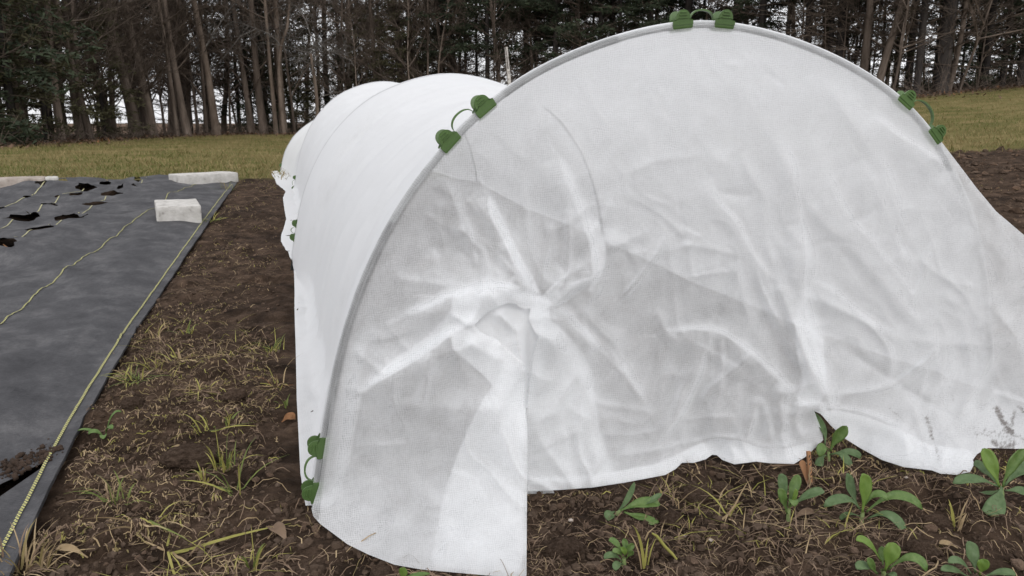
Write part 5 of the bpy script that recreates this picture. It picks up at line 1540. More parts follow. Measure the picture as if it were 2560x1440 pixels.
for i in range(88):
    u = r_.uniform(-250, 2850) if i < 56 else r_.uniform(-200, 760); back = r_.uniform(-0.5, 4.5) if i < 56 else r_.uniform(0.5, 7)
    plant_tree('sap', SAP[r_.integers(0, 2)], at_bearing(u, back), r_.uniform(0, 6.28), r_.uniform(0.5, 1.2), l_sap[side(u)], g_sap, r_.uniform(0.8, 1.2), (r_.normal(0, 0.08), r_.normal(0, 0.08)))

# brush at the foot of the wood: uncountable canes, fallen sticks and weeds
b = Buf(); r = np.random.default_rng(123)
for i in range(2600):
    u = r.uniform(-350, 2900); back = r.normal(1.2, 1.6)
    P = at_bearing(u, max(-0.9, back))
    L = r.uniform(0.2, 1.3) * (0.6 if u < 700 else 1.0)
    q = limb(r, P, (r.normal() * 0.8, r.normal() * 0.8, r.uniform(0.1, 1.2)), L, 4, 0.7, -0.2)
    b.tube(q, np.linspace(0.007, 0.003, 4), 3, 0)
    for j in range(2):
        s = limb(r, q[r.integers(1, 3)], r.normal(0, 1, 3) + np.array([0, 0, 0.3]), L * r.uniform(0.3, 0.6), 3, 0.5); b.tube(s, np.linspace(0.004, 0.002, 3), 3, 0)
tag(link('underbrush', b.mesh('underbrush', [M['twig']])), 'tangle of brown canes and sticks along the foot of the wood', None, None, 'stuff')
b = Buf(); r = np.random.default_rng(124)
n = 9000
uu_ = r.uniform(-350, 2900, n)
vq = np.interp(uu_, _tl[:, 0], _tl[:, 1]); Pq = on_ground(uu_, vq); Rq = np.minimum(np.hypot(Pq[:, 0], Pq[:, 1]), 24) + r.normal(0.8, 1.6, n)
dq = Pq[:, :2] / np.hypot(Pq[:, 0], Pq[:, 1])[:, None]; xy = dq * Rq[:, None]
for x, y in xy:
    a = r.uniform(0, 6.28); s = r.uniform(0.018, 0.042); t1 = np.array([math.cos(a), math.sin(a), r.normal(0, 0.5)]) * s; t2 = np.array([-math.sin(a), math.cos(a), r.normal(0, 0.5)]) * s * 0.6
    c = np.array([x, y, float(gz(x, y)) + 0.015 + r.random() * 0.03])
    b.add(np.array([c - t1, c + t2, c + t1, c - t2]), np.array([(0, 1, 2, 3)]), int(r.random() < 0.10))
tag(link('leaf_litter', b.mesh('leaf_litter', [M['litter'], M['dead_leaf']], False)), 'fallen brown leaves under the edge of the wood', None, None, 'stuff')

# ------------------------------------------------------------------ lawn, straw, roots, crumbs (uncountable)
def blades(x, y, r, hmin, hmax, w, lean=0.8):
    n = len(x); z = gz(x, y)
    h = r.uniform(hmin, hmax, n); a = r.uniform(0, 6.283, n); L = r.uniform(0.1, lean, n)
    base = np.stack([x, y, z - 0.004], 1)
    d = np.stack([np.cos(a) * L, np.sin(a) * L, np.ones(n)], 1)
    mid = base + d * (h * 0.55)[:, None]
    tip = mid + np.stack([np.cos(a) * L * 1.8, np.sin(a) * L * 1.8, np.full(n, 0.55)], 1) * (h * 0.5)[:, None]
    s = np.stack([-np.sin(a + r.normal(0, .6, n)), np.cos(a), np.zeros(n)], 1) * (w * r.uniform(0.6, 1.3, n))[:, None] / 2
    v = np.stack([base - s, base + s, mid + s * 0.8, mid - s * 0.8, tip], 1).reshape(-1, 3)
    k = np.arange(n)[:, None] * 5
    f = np.concatenate([k + np.array([[0, 1, 2]]), k + np.array([[0, 2, 3]]), k + np.array([[3, 2, 4]])])
    return v, f
r = np.random.default_rng(301)
def lawn_points(n, lo, hi):
    ang = r.uniform(-0.78, 0.74, n * 2); d = lo * (hi / lo) ** r.random(n * 2)
    x, y = d * np.sin(ang), d * np.cos(ang)
    le = 5.85 + 0.10 * (x + 2.5) + 0.2 * fbm(x * 1.5, x * 0 + 3, 3, 5)
    ok = (y > le + r.normal(0.05, 0.18, n * 2)) & (d < wood_radius(x, y) + r.normal(-0.5, 0.7, n * 2))
    return x[ok][:n], y[ok][:n]
lawn_v, lawn_f, lawn_mi, nn = [], [], [], 0
x, y = lawn_points(70000, 5.2, 23)
v, f = blades(x, y, r, 0.02, 0.065, 0.0055, 1.2)
dry = fbm(x * 0.9, y * 0.9, 3, 302) + r.normal(0, 0.22, len(x)) + smooth(11, 16, np.hypot(x, y)) * 0.14
mi = np.tile((dry > -0.06).astype(int), 3)
tag(link('lawn_grass', mesh_of('lawn_grass', v, f, [M['lawn_g'], M['lawn_y']], mi, False)), 'short olive and straw coloured lawn grass in front of the wood', None, None, 'stuff')

HEMLINE = np.concatenate([np.array(bottom_r[3:]), np.array(hem_px[1:]), np.array(bottom_l)])
def soil_points(n, lo, hi, seed):
    q = np.random.default_rng(seed)
    ang = q.uniform(-0.75, 0.75, n * 3); d = lo * (hi / lo) ** q.random(n * 3)
    x, y = d * np.sin(ang), d * np.cos(ang)
    e, w = mat_ew(np.stack([x, y], 1))
    ok = ~((w > mat_edge_w(e) - 0.004) & (e < MAT_END)) & (y < 5.9 + 0.1 * (x + 2.5))
    P = np.stack([x, y], 1); rel = P - B0[:2]; s_, a_ = rel @ TX[:2], rel @ NX[:2]
    px = project(np.stack([x, y, gz(x, y)], 1)); cand = np.where(ok)[0]
    ok[cand] &= ~(inside(outline, px[cand, 0], px[cand, 1]) | (seg_dist(px[cand], HEMLINE)[0] < 9))
    ok &= ~((s_ > 0.05) & (s_ < 5.8) & (a_ > -0.05) & (a_ < 1.3))
    return x[ok][:n], y[ok][:n], q

def fibres(n, seed, lmin, lmax, w, mats, weights, lo=0.72, hi=6.2, lift=0.004, clump=True):
    x, y, q = soil_points(n * 3 if clump else n, lo, hi, seed)
    if clump:
        k = fbm(x * 3.2, y * 3.2, 3, seed) + q.normal(0, 0.10, len(x)) > 0.04
        x, y = x[k][:n], y[k][:n]
    n = len(x); K = 6
    a = q.uniform(0, 6.283, n); L = lmin * (lmax / lmin) ** q.random(n); turn = q.normal(0, 0.42, n)
    px_ = np.zeros((n, K, 3)); t = np.linspace(0, 1, K)
    cx, cy = x.copy(), y.copy(); arch = q.uniform(0, 1, n) ** 2.5 * L * 0.35
    tilt = q.normal(0, 0.12, n)
    for i in range(K):
        px_[:, i, 0], px_[:, i, 1] = cx, cy
        px_[:, i, 2] = gz(cx, cy) + lift * q.uniform(0.2, 1.3, n) + arch * math.sin(math.pi * t[i]) + np.maximum(tilt, 0) * L * t[i]
        cx = cx + np.cos(a) * L / (K - 1); cy = cy + np.sin(a) * L / (K - 1); a = a + turn * q.uniform(0.1, 0.7, n)
    d = np.gradient(px_, axis=1); up = np.array([0, 0, 1.0]) + q.normal(0, 0.5, (n, 1, 3))
    s = np.cross(d, up); s /= np.linalg.norm(s, axis=2)[..., None] + 1e-9
    ww = (w * q.uniform(0.5, 1.4, n))[:, None, None] * (1 - 0.6 * np.abs(t - 0.4) ** 1.5)[None, :, None] / 2
    v = np.stack([px_ - s * ww, px_ + s * ww], 2).reshape(-1, 3)
    i = np.arange(K - 1); f0 = np.stack([i * 2, i * 2 + 1, i * 2 + 3, i * 2 + 2], 1)
    f = (np.arange(n)[:, None, None] * 2 * K + f0[None]).reshape(-1, 4)
    mi = np.repeat(q.choice(len(mats), n, p=weights), K - 1)
    return mesh_of('fibres', v, f, mats, mi, True)
tag(link('straw_and_roots', fibres(1350, 311, 0.010, 0.055, 0.0013, [M['root'], M['straw'], M['lawn_y']], [0.70, 0.24, 0.06])), 'short pale straw and torn grass roots strewn over the tilled soil', None, None, 'stuff')
tag(link('strip_straw', fibres(3900, 315, 0.006, 0.028, 0.0017, [M['straw'], M['root'], M['lawn_y'], M['blade_y']], [0.34, 0.40, 0.18, 0.08], 1.1, 6.0, 0.006)), 'flattened straw coloured dead grass over the soil strip', None, None, 'stuff')
tag(link('fine_roots', fibres(7000, 312, 0.006, 0.040, 0.0008, [M['root'], M['straw']], [0.85, 0.15], 0.70, 3.0, 0.003)), 'hair fine roots matted over the soil crumbs', None, None, 'stuff')
x, y, q = soil_points(1500, 0.8, 6.0, 313)
k = fbm(x * 2.6, y * 2.6, 3, 314) + np.where(x > -0.1, -0.12, 0.0) > 0.10; x, y = x[k], y[k]
xs = np.concatenate([x + q.normal(0, 0.018, len(x)) for _ in range(5)]); ys = np.concatenate([y + q.normal(0, 0.018, len(y)) for _ in range(5)])
v, f = blades(xs, ys, q, 0.008, 0.030, 0.0019, 2.6)
tag(link('sparse_grass', mesh_of('sparse_grass', v, f, [M['blade_y'], M['root'], M['straw']], np.tile(q.choice(3, len(xs), p=[0.25, 0.45, 0.3]), 3), False)), 'sparse withered grass regrowing through the bare soil', None, None, 'stuff')

_t = (1 + 5 ** 0.5) / 2
ICO = np.array([(-1, _t, 0), (1, _t, 0), (-1, -_t, 0), (1, -_t, 0), (0, -1, _t), (0, 1, _t), (0, -1, -_t), (0, 1, -_t), (_t, 0, -1), (_t, 0, 1), (-_t, 0, -1), (-_t, 0, 1)]) / math.hypot(1, _t)
ICF = np.array([(0, 11, 5), (0, 5, 1), (0, 1, 7), (0, 7, 10), (0, 10, 11), (1, 5, 9), (5, 11, 4), (11, 10, 2), (10, 7, 6), (7, 1, 8), (3, 9, 4), (3, 4, 2), (3, 2, 6), (3, 6, 8), (3, 8, 9), (4, 9, 5), (2, 4, 11), (6, 2, 10), (8, 6, 7), (9, 8, 1)])
def lumps(n, seed, smin, smax, lo, hi):
    x, y, q = soil_points(n, lo, hi, seed); n = len(x)
    s = smin * (smax / smin) ** (q.random(n) ** 2.6)
    v = ICO[None] * (1 + q.normal(0, 0.16, (n, 12, 1))) * s[:, None, None] * q.uniform(0.5, 1.3, (n, 1, 3))
    a = q.uniform(0, 6.28, n); ca, sa = np.cos(a)[:, None], np.sin(a)[:, None]
    v = np.stack([v[..., 0] * ca - v[..., 1] * sa, v[..., 0] * sa + v[..., 1] * ca, v[..., 2] * 0.8], -1)
    v += np.stack([x, y, gz(x, y) + s * 0.25], 1)[:, None]
    f = (np.arange(n)[:, None, None] * 12 + ICF[None]).reshape(-1, 3)
    return mesh_of('soil_crumbs', v.reshape(-1, 3), f, [M['crumb'], M['clod']], np.repeat((q.random(n) < 0.16).astype(int), 20), False)
tag(link('soil_crumbs', lumps(19000, 321, 0.0012, 0.0085, 0.68, 6.0)), 'small crumbs and lumps of dark soil', None, None, 'stuff')

# the rough tilled ground on the far side of the tunnel
q = np.random.default_rng(331); n = 5200
x = q.uniform(1.6, 6.2, n); y = q.uniform(2.6, 7.4, n)
k = (y < 5.95 + 0.1 * (x + 2.5) + q.normal(0, 0.12, n)) & (x > 0.95 - 0.29 * (y - 1.4) + 0.6); x, y = x[k], y[k]; n = len(x)
sz = 0.005 * (0.032 / 0.005) ** (q.random(n) ** 1.9)
v = ICO[None] * (1 + q.normal(0, 0.2, (n, 12, 1))) * sz[:, None, None] * q.uniform(0.5, 1.4, (n, 1, 3)) * np.array([1, 1, 0.7])
v += np.stack([x, y, gz(x, y) + sz * 0.15], 1)[:, None]
tag(link('tilled_clods', mesh_of('tilled_clods', v.reshape(-1, 3), (np.arange(n)[:, None, None] * 12 + ICF[None]).reshape(-1, 3), [M['crumb'], M['clod'], M['litter']], np.repeat(q.choice(3, n, p=[.62, .26, .12]), 20), False)), 'lumpy turned earth on the far right side of the tunnel', None, None, 'stuff')

# ------------------------------------------------------------------ single clods, leaves, tufts
def clod_mesh(seed, dens=3):
    import bmesh
    bm = bmesh.new(); bmesh.ops.create_icosphere(bm, subdivisions=dens + (1 if dens > 2 else 0), radius=1.0)
    for v in bm.verts:
        p = np.array(v.co); d = p / np.linalg.norm(p)
        k = 1 + 0.28 * float(fbm(d[0] * 1.6 + seed * 7, d[1] * 1.6 + d[2] * 1.3, 3, seed)) + 0.16 * abs(float(fbm(d[0] * 6 + seed, d[1] * 6 + d[2] * 5, 3, seed + 9)))
        k += 0.16 * float(fbm(d[0] * 11, d[1] * 11 + d[2] * 9, 3, seed + 20, 0.65))
        v.co = Vector((d * k * np.array([1.15, 0.95, 0.68])).tolist())
    me = bpy.data.meshes.new('clod'); bm.to_mesh(me); bm.free(); me.materials.append(M['clod'])
    me.polygons.foreach_set('use_smooth', np.full(len(me.polygons), True)); return me
CLODS = [
 (1412, 1362, 44, 'large pale brown clod right of the cloth corner at the bottom'), (1741, 1230, 40, 'big rooty clod below the scalloped hem'),
 (1806, 1216, 25, 'round clod right beside the big rooty one below the hem'), (1676, 1286, 28, 'dull clod at the tip of the flopped seedling'),
 (2305, 1368, 36, 'rough clod between the lime seedling and the bluish one at the bottom right'), (2256, 1374, 19, 'smaller clod left of the rough one at the bottom right'),
 (955, 1428, 30, 'pale clod peeping out below the left flap of the cover'), (480, 1128, 62, 'grassy mound of soil in the strip between cloth and tunnel'),
 (1835, 1252, 10, 'small clod by the pale yellow sprig'), (2345, 1300, 30, 'crumbly clod behind the short stubble at the right'), (585, 985, 26, 'dark clod near the fine tuft in the strip'), (330, 1005, 30, 'low clod left of the fine tuft, near the cloth'),
]
for i, (u, v, rp, lab) in enumerate(CLODS):
    P = gpt(u, v + rp * 0.45); d = float((P - CAM) @ F_); rad = rp / FPX * d
    o = link('soil_clod', clod_mesh(400 + i), loc=P + UP * rad * 0.25); o.scale = (rad, rad, rad * (0.75 if rp < 50 else 0.5)); o.rotation_euler = (0, 0, i * 1.3)
    tag(o, lab, 'clod', 'larger clods on the soil')

def leaf_mesh(name, base, mid, tip, width, up, mat, cup=0.22, fold=0.0, tipw=0.25, blunt=True, org=None):
    """a spatulate leaf along a bent midrib, cupped about it"""
    n, m = 13, 7
    t = np.linspace(0, 1, n)[:, None]
    base, mid, tip = map(np.asarray, (base, mid, tip))
    c = 2 * mid - 0.5 * (base + tip)
    p = (1 - t) ** 2 * base + 2 * t * (1 - t) * c + t ** 2 * tip
    d = np.gradient(p, axis=0); d /= np.linalg.norm(d, axis=1)[:, None] + 1e-9
    side = np.cross(d, up); side /= np.linalg.norm(side, axis=1)[:, None] + 1e-9
    nr = np.cross(side, d)
    tt = t[:, 0]
    w = width * (0.16 + 0.84 * smooth(0.08, 0.62, tt)) * np.sqrt(np.clip(1 - np.clip((tt - 0.66) / 0.345, 0, 1) ** 2.2, 0, 1))
    s = np.linspace(-1, 1, m)
    v = p[:, None] + side[:, None] * (s[None, :, None] * w[:, None, None] / 2) + nr[:, None] * ((np.abs(s) ** 1.3)[None, :, None] * (w * cup)[:, None, None])
    v += nr[:, None] * (0.035 * width * np.sin(tt[:, None] * 13 + s[None] * 3)[..., None])
    v = v.reshape(-1, 3)
    if org is not None:
        v[:, 2] = np.maximum(v[:, 2], gz(v[:, 0] + org[0], v[:, 1] + org[1]) - org[2] + 0.0025)
    f = grid_faces(n, m)
    vv = np.concatenate([v, v - np.repeat(nr, m, 0) * 0.0007]); k = len(v)
    rimi = np.concatenate([np.arange(m), np.arange(1, n) * m + m - 1, np.arange(m - 2, -1, -1) + (n - 1) * m, np.arange(n - 2, 0, -1) * m])
    rj = np.roll(rimi, -1)
    ff = np.concatenate([f, f[:, ::-1] + k, np.stack([rj, rimi, rimi + k, rj + k], 1)])
    return mesh_of(name, vv, ff, mat)

def seedling(base_px, leaves, label, seed, stem_to=None):
    B = gpt(*base_px); dist = float((B - CAM) @ F_); sc = dist / FPX
    rr = np.random.default_rng(seed)
    root = empty('seedling', B); tag(root, label, 'seedling', 'broad leaved seedlings in the bed')
    def loc(p, fwd): # a traced place, `fwd` metres nearer than the plant's own distance
        return CAM + ray(float(p[0]), float(p[1])) * (dist - fwd) - B
    tops = []
    for (b_, m_, t_, w, f_, mt, *rest) in leaves:
        fb, fm, ft = f_
        P0, Pm, Pt = loc(b_, fb), loc(m_, fm), loc(t_, ft)
        up = np.array([0, -0.55, 1.0]) if not rest else np.array(rest[0], float)
        dirv = Pt - P0
        if abs(dirv[2]) > 0.75 * np.linalg.norm(dirv) and not rest: up = np.array([rr.normal(0, 0.25), -1.0, 0.35])
        o = link('leaf', leaf_mesh('leaf', P0, Pm, Pt, w * sc, up, M[mt], rr.uniform(0.12, 0.3), org=B), root)
        tops.append(P0)
    top = np.mean(tops, 0)
    b = Buf(); b.tube(np.array([(0, 0, -0.012), top * 0.5 + np.array([0, 0, 0.0]), top * 1.02]), [0.0034, 0.0029, 0.0024], 7)
    link('stem', b.mesh('stem', [M['stem']]), root)

G, BL, LI = 'leaf', 'leaf_blue', 'leaf_lime'
seedling((2072, 1152), [((2076, 1128), (2092, 1092), (2118, 1066), 30, (0, .005, .012), G), ((2062, 1112), (2058, 1075), (2032, 1031), 17, (0, -.004, -.004), BL), ((2074, 1126), (2057, 1117), (2050, 1142), 24, (0.004, .016, .022), G),
  ((2072, 1137), (2106, 1139), (2123, 1177), 23, (.002, .016, .024), BL), ((2078, 1136), (2122, 1132), (2152, 1147), 24, (0, .002, .004), BL), ((2066, 1138), (2050, 1152), (2045, 1188), 20, (.002, .014, .02), BL)], 'dark seedling reaching out from under the notch in the hem', 1)
seedling((1970, 1302), [((1969, 1280), (1957, 1218), (1955, 1184), 25, (0, .004, .002), BL), ((1972, 1266), (1983, 1224), (1996, 1187), 27, (0, -.006, -.008), G), ((1974, 1268), (2022, 1238), (2061, 1229), 25, (0, .008, .012), BL),
  ((1968, 1285), (1958, 1248), (1947, 1222), 24, (.004, .014, .018), G), ((1976, 1262), (1981, 1250), (1988, 1266), 22, (.005, .02, .026), G), ((1974, 1270), (1985, 1245), (1990, 1222), 12, (0, .004, .006), LI)], 'three leaved upright seedling left of the notch in the hem', 2)
seedling((2152, 1313), [((2148, 1270), (2127, 1226), (2119, 1183), 31, (0, -.006, -.010), BL), ((2156, 1282), (2161, 1226), (2157, 1184), 34, (0.004, .006, .008), LI), ((2152, 1275), (2112, 1247), (2060, 1266), 27, (.002, .012, .016), BL),
  ((2162, 1264), (2190, 1236), (2220, 1250), 22, (.004, .012, .018), G), ((2166, 1280), (2238, 1240), (2306, 1273), 29, (.002, .006, .012), G), ((2166, 1298), (2222, 1288), (2261, 1335), 28, (.004, .022, .034), BL), ((2150, 1290), (2120, 1286), (2100, 1300), 14, (0, -.01, -.014), BL)], 'large spreading seedling standing alone in the middle of the right hand soil', 3)
seedling((2507, 1250), [((2499, 1218), (2479, 1166), (2458, 1121), 35, (0, -.002, -.008), LI), ((2508, 1218), (2526, 1166), (2560, 1124), 36, (0, -.002, -.006), G), ((2496, 1216), (2438, 1199), (2383, 1208), 28, (.004, .012, .018), BL),
  ((2505, 1217), (2490, 1262), (2463, 1318), 46, (.008, .034, .05), BL), ((2512, 1226), (2545, 1228), (2572, 1238), 26, (.002, .008, .01), BL), ((2498, 1216), (2462, 1176), (2434, 1160), 32, (-.01, -.022, -.026), BL), ((2512, 1214), (2545, 1180), (2580, 1166), 32, (-.008, -.018, -.024), BL), ((2500, 1224), (2470, 1236), (2447, 1244), 20, (-.004, -.008, -.01), BL)], 'biggest seedling, cut by the right edge, below the soiled hem', 4)
seedling((2212, 1442), [((2203, 1402), (2170, 1360), (2140, 1350), 23, (.002, .004, .006), LI), ((2212, 1428), (2226, 1388), (2236, 1357), 38, (.006, .012, .012), LI), ((2220, 1424), (2278, 1394), (2316, 1428), 27, (.004, .014, .022), G),
  ((2196, 1434), (2164, 1414), (2141, 1422), 25, (.004, .014, .02), BL), ((2192, 1436), (2180, 1415), (2170, 1394), 18, (.006, .016, .018), G), ((2208, 1412), (2205, 1388), (2206, 1366), 20, (-.004, -.008, -.01), G), ((2214, 1440), (2226, 1436), (2240, 1446), 18, (.01, .022, .028), BL)], 'lime green seedling at the bottom edge', 5)
seedling((2446, 1450), [((2440, 1432), (2430, 1392), (2421, 1353), 39, (0, -.004, -.008), BL), ((2432, 1440), (2400, 1404), (2371, 1407), 21, (.004, .010, .014), BL), ((2424, 1446), (2386, 1425), (2352, 1425), 20, (.006, .014, .018), BL),
  ((2448, 1438), (2456, 1414), (2456, 1397), 28, (.006, .012, .012), LI), ((2458, 1442), (2502, 1431), (2540, 1437), 20, (.004, .010, .014), BL)], 'bluish seedling with one tall round leaf in the bottom right corner', 6)
seedling((1538, 1284), [((1548, 1278), (1600, 1260), (1650, 1262), 31, (.002, .006, .008), G), ((1560, 1280), (1604, 1300), (1645, 1330), 33, (.004, .014, .022), G), ((1575, 1272), (1622, 1254), (1654, 1234), 15, (.004, .006, .002), BL),
  ((1539, 1282), (1566, 1252), (1586, 1206), 15, (0, -.004, -.006), BL), ((1537, 1280), (1523, 1286), (1529, 1303), 26, (.004, .014, .018), BL)], 'flopped over seedling lying on its side below the doubled hem', 7)
seedling((1560, 1416), [((1556, 1385), (1541, 1359), (1522, 1350), 18, (0, 0, 0), G), ((1560, 1385), (1564, 1364), (1558, 1347), 16, (0, -.004, -.006), G), ((1564, 1388), (1573, 1370), (1586, 1362), 16, (0, .002, .002), G),
  ((1556, 1404), (1533, 1388), (1510, 1396), 18, (.004, .01, .014), BL), ((1558, 1396), (1546, 1380), (1531, 1379), 16, (.004, .008, .01), G), ((1558, 1410), (1544, 1410), (1538, 1426), 20, (.006, .016, .024), BL), ((1566, 1398), (1575, 1384), (1584, 1380), 14, (.004, .008, .012), G), ((1560, 1390), (1562, 1380), (1552, 1368), 14, (.006, .01, .012), LI)], 'small many leaved rosette seedling near the bottom middle', 8)
seedling((1004, 1452), [((1004, 1448), (1008, 1432), (1012, 1420), 24, (.002, .006, .008), LI), ((1006, 1450), (1030, 1440), (1075, 1434), 12, (.002, .006, .01), G)], 'tiny seedling half hidden below the left flap of the cover', 9)

TUFTS = [
 # column, row, blades, length m, spread, materials, lean, label
 (393, 925, 16, .07, .035, ('blade_y', 'blade_y', 'straw'), 1.2, 'yellow grass tuft in the strip, upper left one close to the cloth'),
 (340, 958, 34, .075, .05, ('blade_y', 'blade_g', 'blade_g', 'straw'), 1.6, 'spreading green and yellow tuft beside the cloth edge'),
 (452, 905, 12, .07, .03, ('blade_y', 'straw'), 1.3, 'thin yellow blades right of the upper yellow tuft'),
 (500, 985, 38, .05, .04, ('blade_y', 'straw', 'root'), 1.8, 'dense fine yellow tuft in the middle of the strip'),
 (680, 880, 18, .07, .03, ('blade_g', 'blade_y'), 0.9, 'upright green tuft against the side of the tunnel'),
 (694, 972, 22, .065, .035, ('straw', 'blade_y', 'dead_leaf'), 1.1, 'brownish tuft against the side of the tunnel'),
 (520, 1060, 9, .085, .03, ('blade_y', 'blade_y', 'blade_g'), 1.6, 'few long arching yellow blades'),
 (570, 1048, 7, .06, .015, ('blade_g', 'blade_y'), 0.7, 'short stiff green blades beside the arching ones'),
 (565, 1175, 28, .085, .03, ('blade_g', 'blade_y', 'blade_y'), 0.8, 'bright yellow green upright tuft by the grassy mound'),
 (512, 1205, 8, .045, .012, ('blade_y', 'straw'), 0.5, 'little pale sprout in front of the grassy mound'),
 (590, 1240, 7, .12, .015, ('blade_y', 'blade_g'), 1.5, 'long yellow blades bent towards the foot of the hoop'),
 (288, 1262, 30, .075, .035, ('blade_g', 'root', 'straw', 'blade_g'), 1.1, 'dull grey green tuft low in the strip'),
 (372, 1312, 9, .085, .03, ('blade_y', 'blade_g', 'straw'), 2.0, 'broad yellow green blades lying flat'),
 (415, 1392, 7, .085, .02, ('blade_y', 'straw'), 2.6, 'yellow blade with a pale root near the bottom'),
 (632, 1420, 7, .06, .012, ('blade_g', 'blade_y'), 0.8, 'small green sprig left of the cover flap at the bottom'),
 (58, 1440, 62, .066, .045, ('straw', 'straw', 'straw', 'lawn_y', 'root'), 1.3, 'big clump of dry straw in the bottom left corner'),
 (386, 845, 10, .06, .02, ('blade_y', 'straw'), 1.0, 'small pale yellow tuft farthest up beside the cloth'),
 (466, 838, 12, .065, .025, ('blade_y', 'blade_g'), 1.1, 'small bright tuft right of the one farthest up beside the cloth'),
 (713, 1018, 5, .045, .01, ('blade_g',), 0.6, 'tiny green sprout at the side of the tunnel'),
 (1612, 1420, 4, .085, .008, ('blade_y', 'straw'), 0.25, 'two upright yellow blades right of the rosette seedling'),
 (2388, 1322, 9, .055, .012, ('blade_y', 'straw'), 0.35, 'cut yellow stubble between the seedlings at the right'),
 (1822, 1300, 6, .075, .008, ('straw', 'blade_y'), 1.3, 'pale yellow sprig in the middle of the right hand soil'),
 (1730, 1185, 10, .03, .012, ('straw', 'root'), 0.8, 'dry stub close under the scalloped hem'),
 (528, 556, 26, .10, .08, ('blade_g', 'blade_y'), 1.5, 'green grass at the corner of the nearest concrete block'),
 (572, 480, 26, .12, .10, ('blade_g', 'lawn_y'), 1.3, 'green weeds along the far cloth edge between the two right blocks'),
 (1905, 1182, 14, .04, .03, ('root', 'straw'), 2.2, 'grey dry tuft under the right part of the hem'),
]
for i, (u, v, n, L, sp, mts, lean, lab) in enumerate(TUFTS):
    q = np.random.default_rng(500 + i); P = gpt(u, v); b = Buf()
    ms = sorted(set(mts), key=mts.index)
    for k in range(n):
        a = q.uniform(0, 6.283); rr0 = sp * q.random() ** 0.7
        s0 = np.array([math.cos(a) * rr0 * 0.6, math.sin(a) * rr0 * 0.6, -0.004])
        az = a + q.normal(0, 0.7); ln = lean * q.uniform(0.25, 1.0); l = L * (1.0 if v > 1400 and u < 100 else 0.68) * q.uniform(0.4, 1.1); ln = ln * 1.3 + 0.25
        t = np.linspace(0, 1, 7)[:, None]
        out = np.array([math.cos(az), math.sin(az), 0])
        up_ = np.array([0, 0, 1.0])
        pts = s0 + (up_ * np.sin(t * 1.25 * min(1.5, ln + 0.35)) / max(0.6, ln) + out * t * ln * (0.35 + 0.65 * t)) * l * 0.8
        pts[:, 2] = np.maximum(pts[:, 2], 0.001 + 0.01 * q.random()) if lean > 1 else pts[:, 2]
        sd = np.cross(out, up_); sd = sd + q.normal(0, 0.5, 3); sd /= np.linalg.norm(sd)
        w = (0.0034 if n < 14 else 0.0024) * q.uniform(0.6, 1.3) * (1.3 if u < 600 and v < 600 else 1)
        b.ribbon(pts, sd, w * np.array([0.8, 1, 1, 0.95, 0.8, 0.5, 0.1]), ms.index(mts[q.integers(0, len(mts))]))
    o = link('grass_tuft', b.mesh('grass_tuft', [M[m] for m in ms]), loc=P); tag(o, lab, 'grass tuft', 'single grass tufts on the soil')

def fallen(u, v, L, W, az, mat, lab, lift=0.004, curl=0.3, seed=1):
    P = gpt(u, v); d = np.array([math.cos(az), math.sin(az), 0.1])
    me = leaf_mesh('fallen_leaf', -d * L / 2, np.array([0, 0, L * curl * 0.4]), d * L / 2, W, np.array([0.1, -0.3, 1.0]), M[mat], 0.25)
    o = link('fallen_leaf', me, loc=P + UP * lift); tag(o, lab, 'leaf', 'dead leaves on the soil')
fallen(722, 1060, .026, .022, 0.4, 'dead_leaf', 'orange brown curled dead leaf beside the tunnel', .008, .5)
fallen(2008, 1298, .040, .012, 0.35, 'root', 'narrow grey dead leaf at the foot of the three leaved seedling')
fallen(440, 1135, .03, .016, 1.0, 'straw', 'pale papery leaf on the grassy mound')
fallen(700, 1345, .05, .02, 2.3, 'root', 'greyish brown leaf left of the corner of the cover')
fallen(2370, 1372, .022, .009, 2.8, 'straw', 'small tan leaf right of the rough clod')
fallen(180, 1390, .05, .012, 2.9, 'straw', 'curled straw leaf right of the dry clump')

# yellow shoot, tag, notched stick, pebbles, weed, stalk in the cloth's hole
def stalk(name, pxs, w, mat, label, cat, lift=0.004, group=None, flat=True, fwd=0.0):
    P0 = gpt(*pxs[0]); dist = float((P0 - CAM) @ F_)
    pts = np.array([CAM + ray(float(a), float(b_)) * (dist - fwd * i) for i, (a, b_) in enumerate(pxs)])
    for i in range(len(pts)): pts[i, 2] = max(pts[i, 2], float(gz(pts[i, 0], pts[i, 1])) + lift)
    b = Buf(); wv = np.broadcast_to(np.asarray(w, float), (len(pts),)) / FPX * dist / 2
    b.tube(pts - P0, wv, 6, 0, True); o = link(name, b.mesh(name, [M[mat]]), loc=P0); tag(o, label, cat, group); return o
stalk('yellow_shoot', [(1692, 1406), (1680, 1384), (1662, 1366), (1650, 1350), (1642, 1340), (1630, 1333)], [5, 8, 8, 8, 7, 4], 'blade_y', 'thick crooked yellow green shoot below the flopped seedling', 'shoot', fwd=-0.002)
stalk('pale_root', [(1805, 1303), (1822, 1284), (1838, 1262), (1852, 1234), (1867, 1208)], [6, 6, 5, 4, 2], 'straw', 'pale bent grass stem standing in the middle of the right hand soil', 'stem', fwd=-0.002)
stalk('dry_stalk', [(2022, 1228), (2026, 1205), (2022, 1188), (2027, 1165)], [4, 4, 4, 3], 'straw', 'twisted straw coloured stalk below the notched stick', 'stem')
P0 = gpt(2020, 1200); dist = float((P0 - CAM) @ F_)
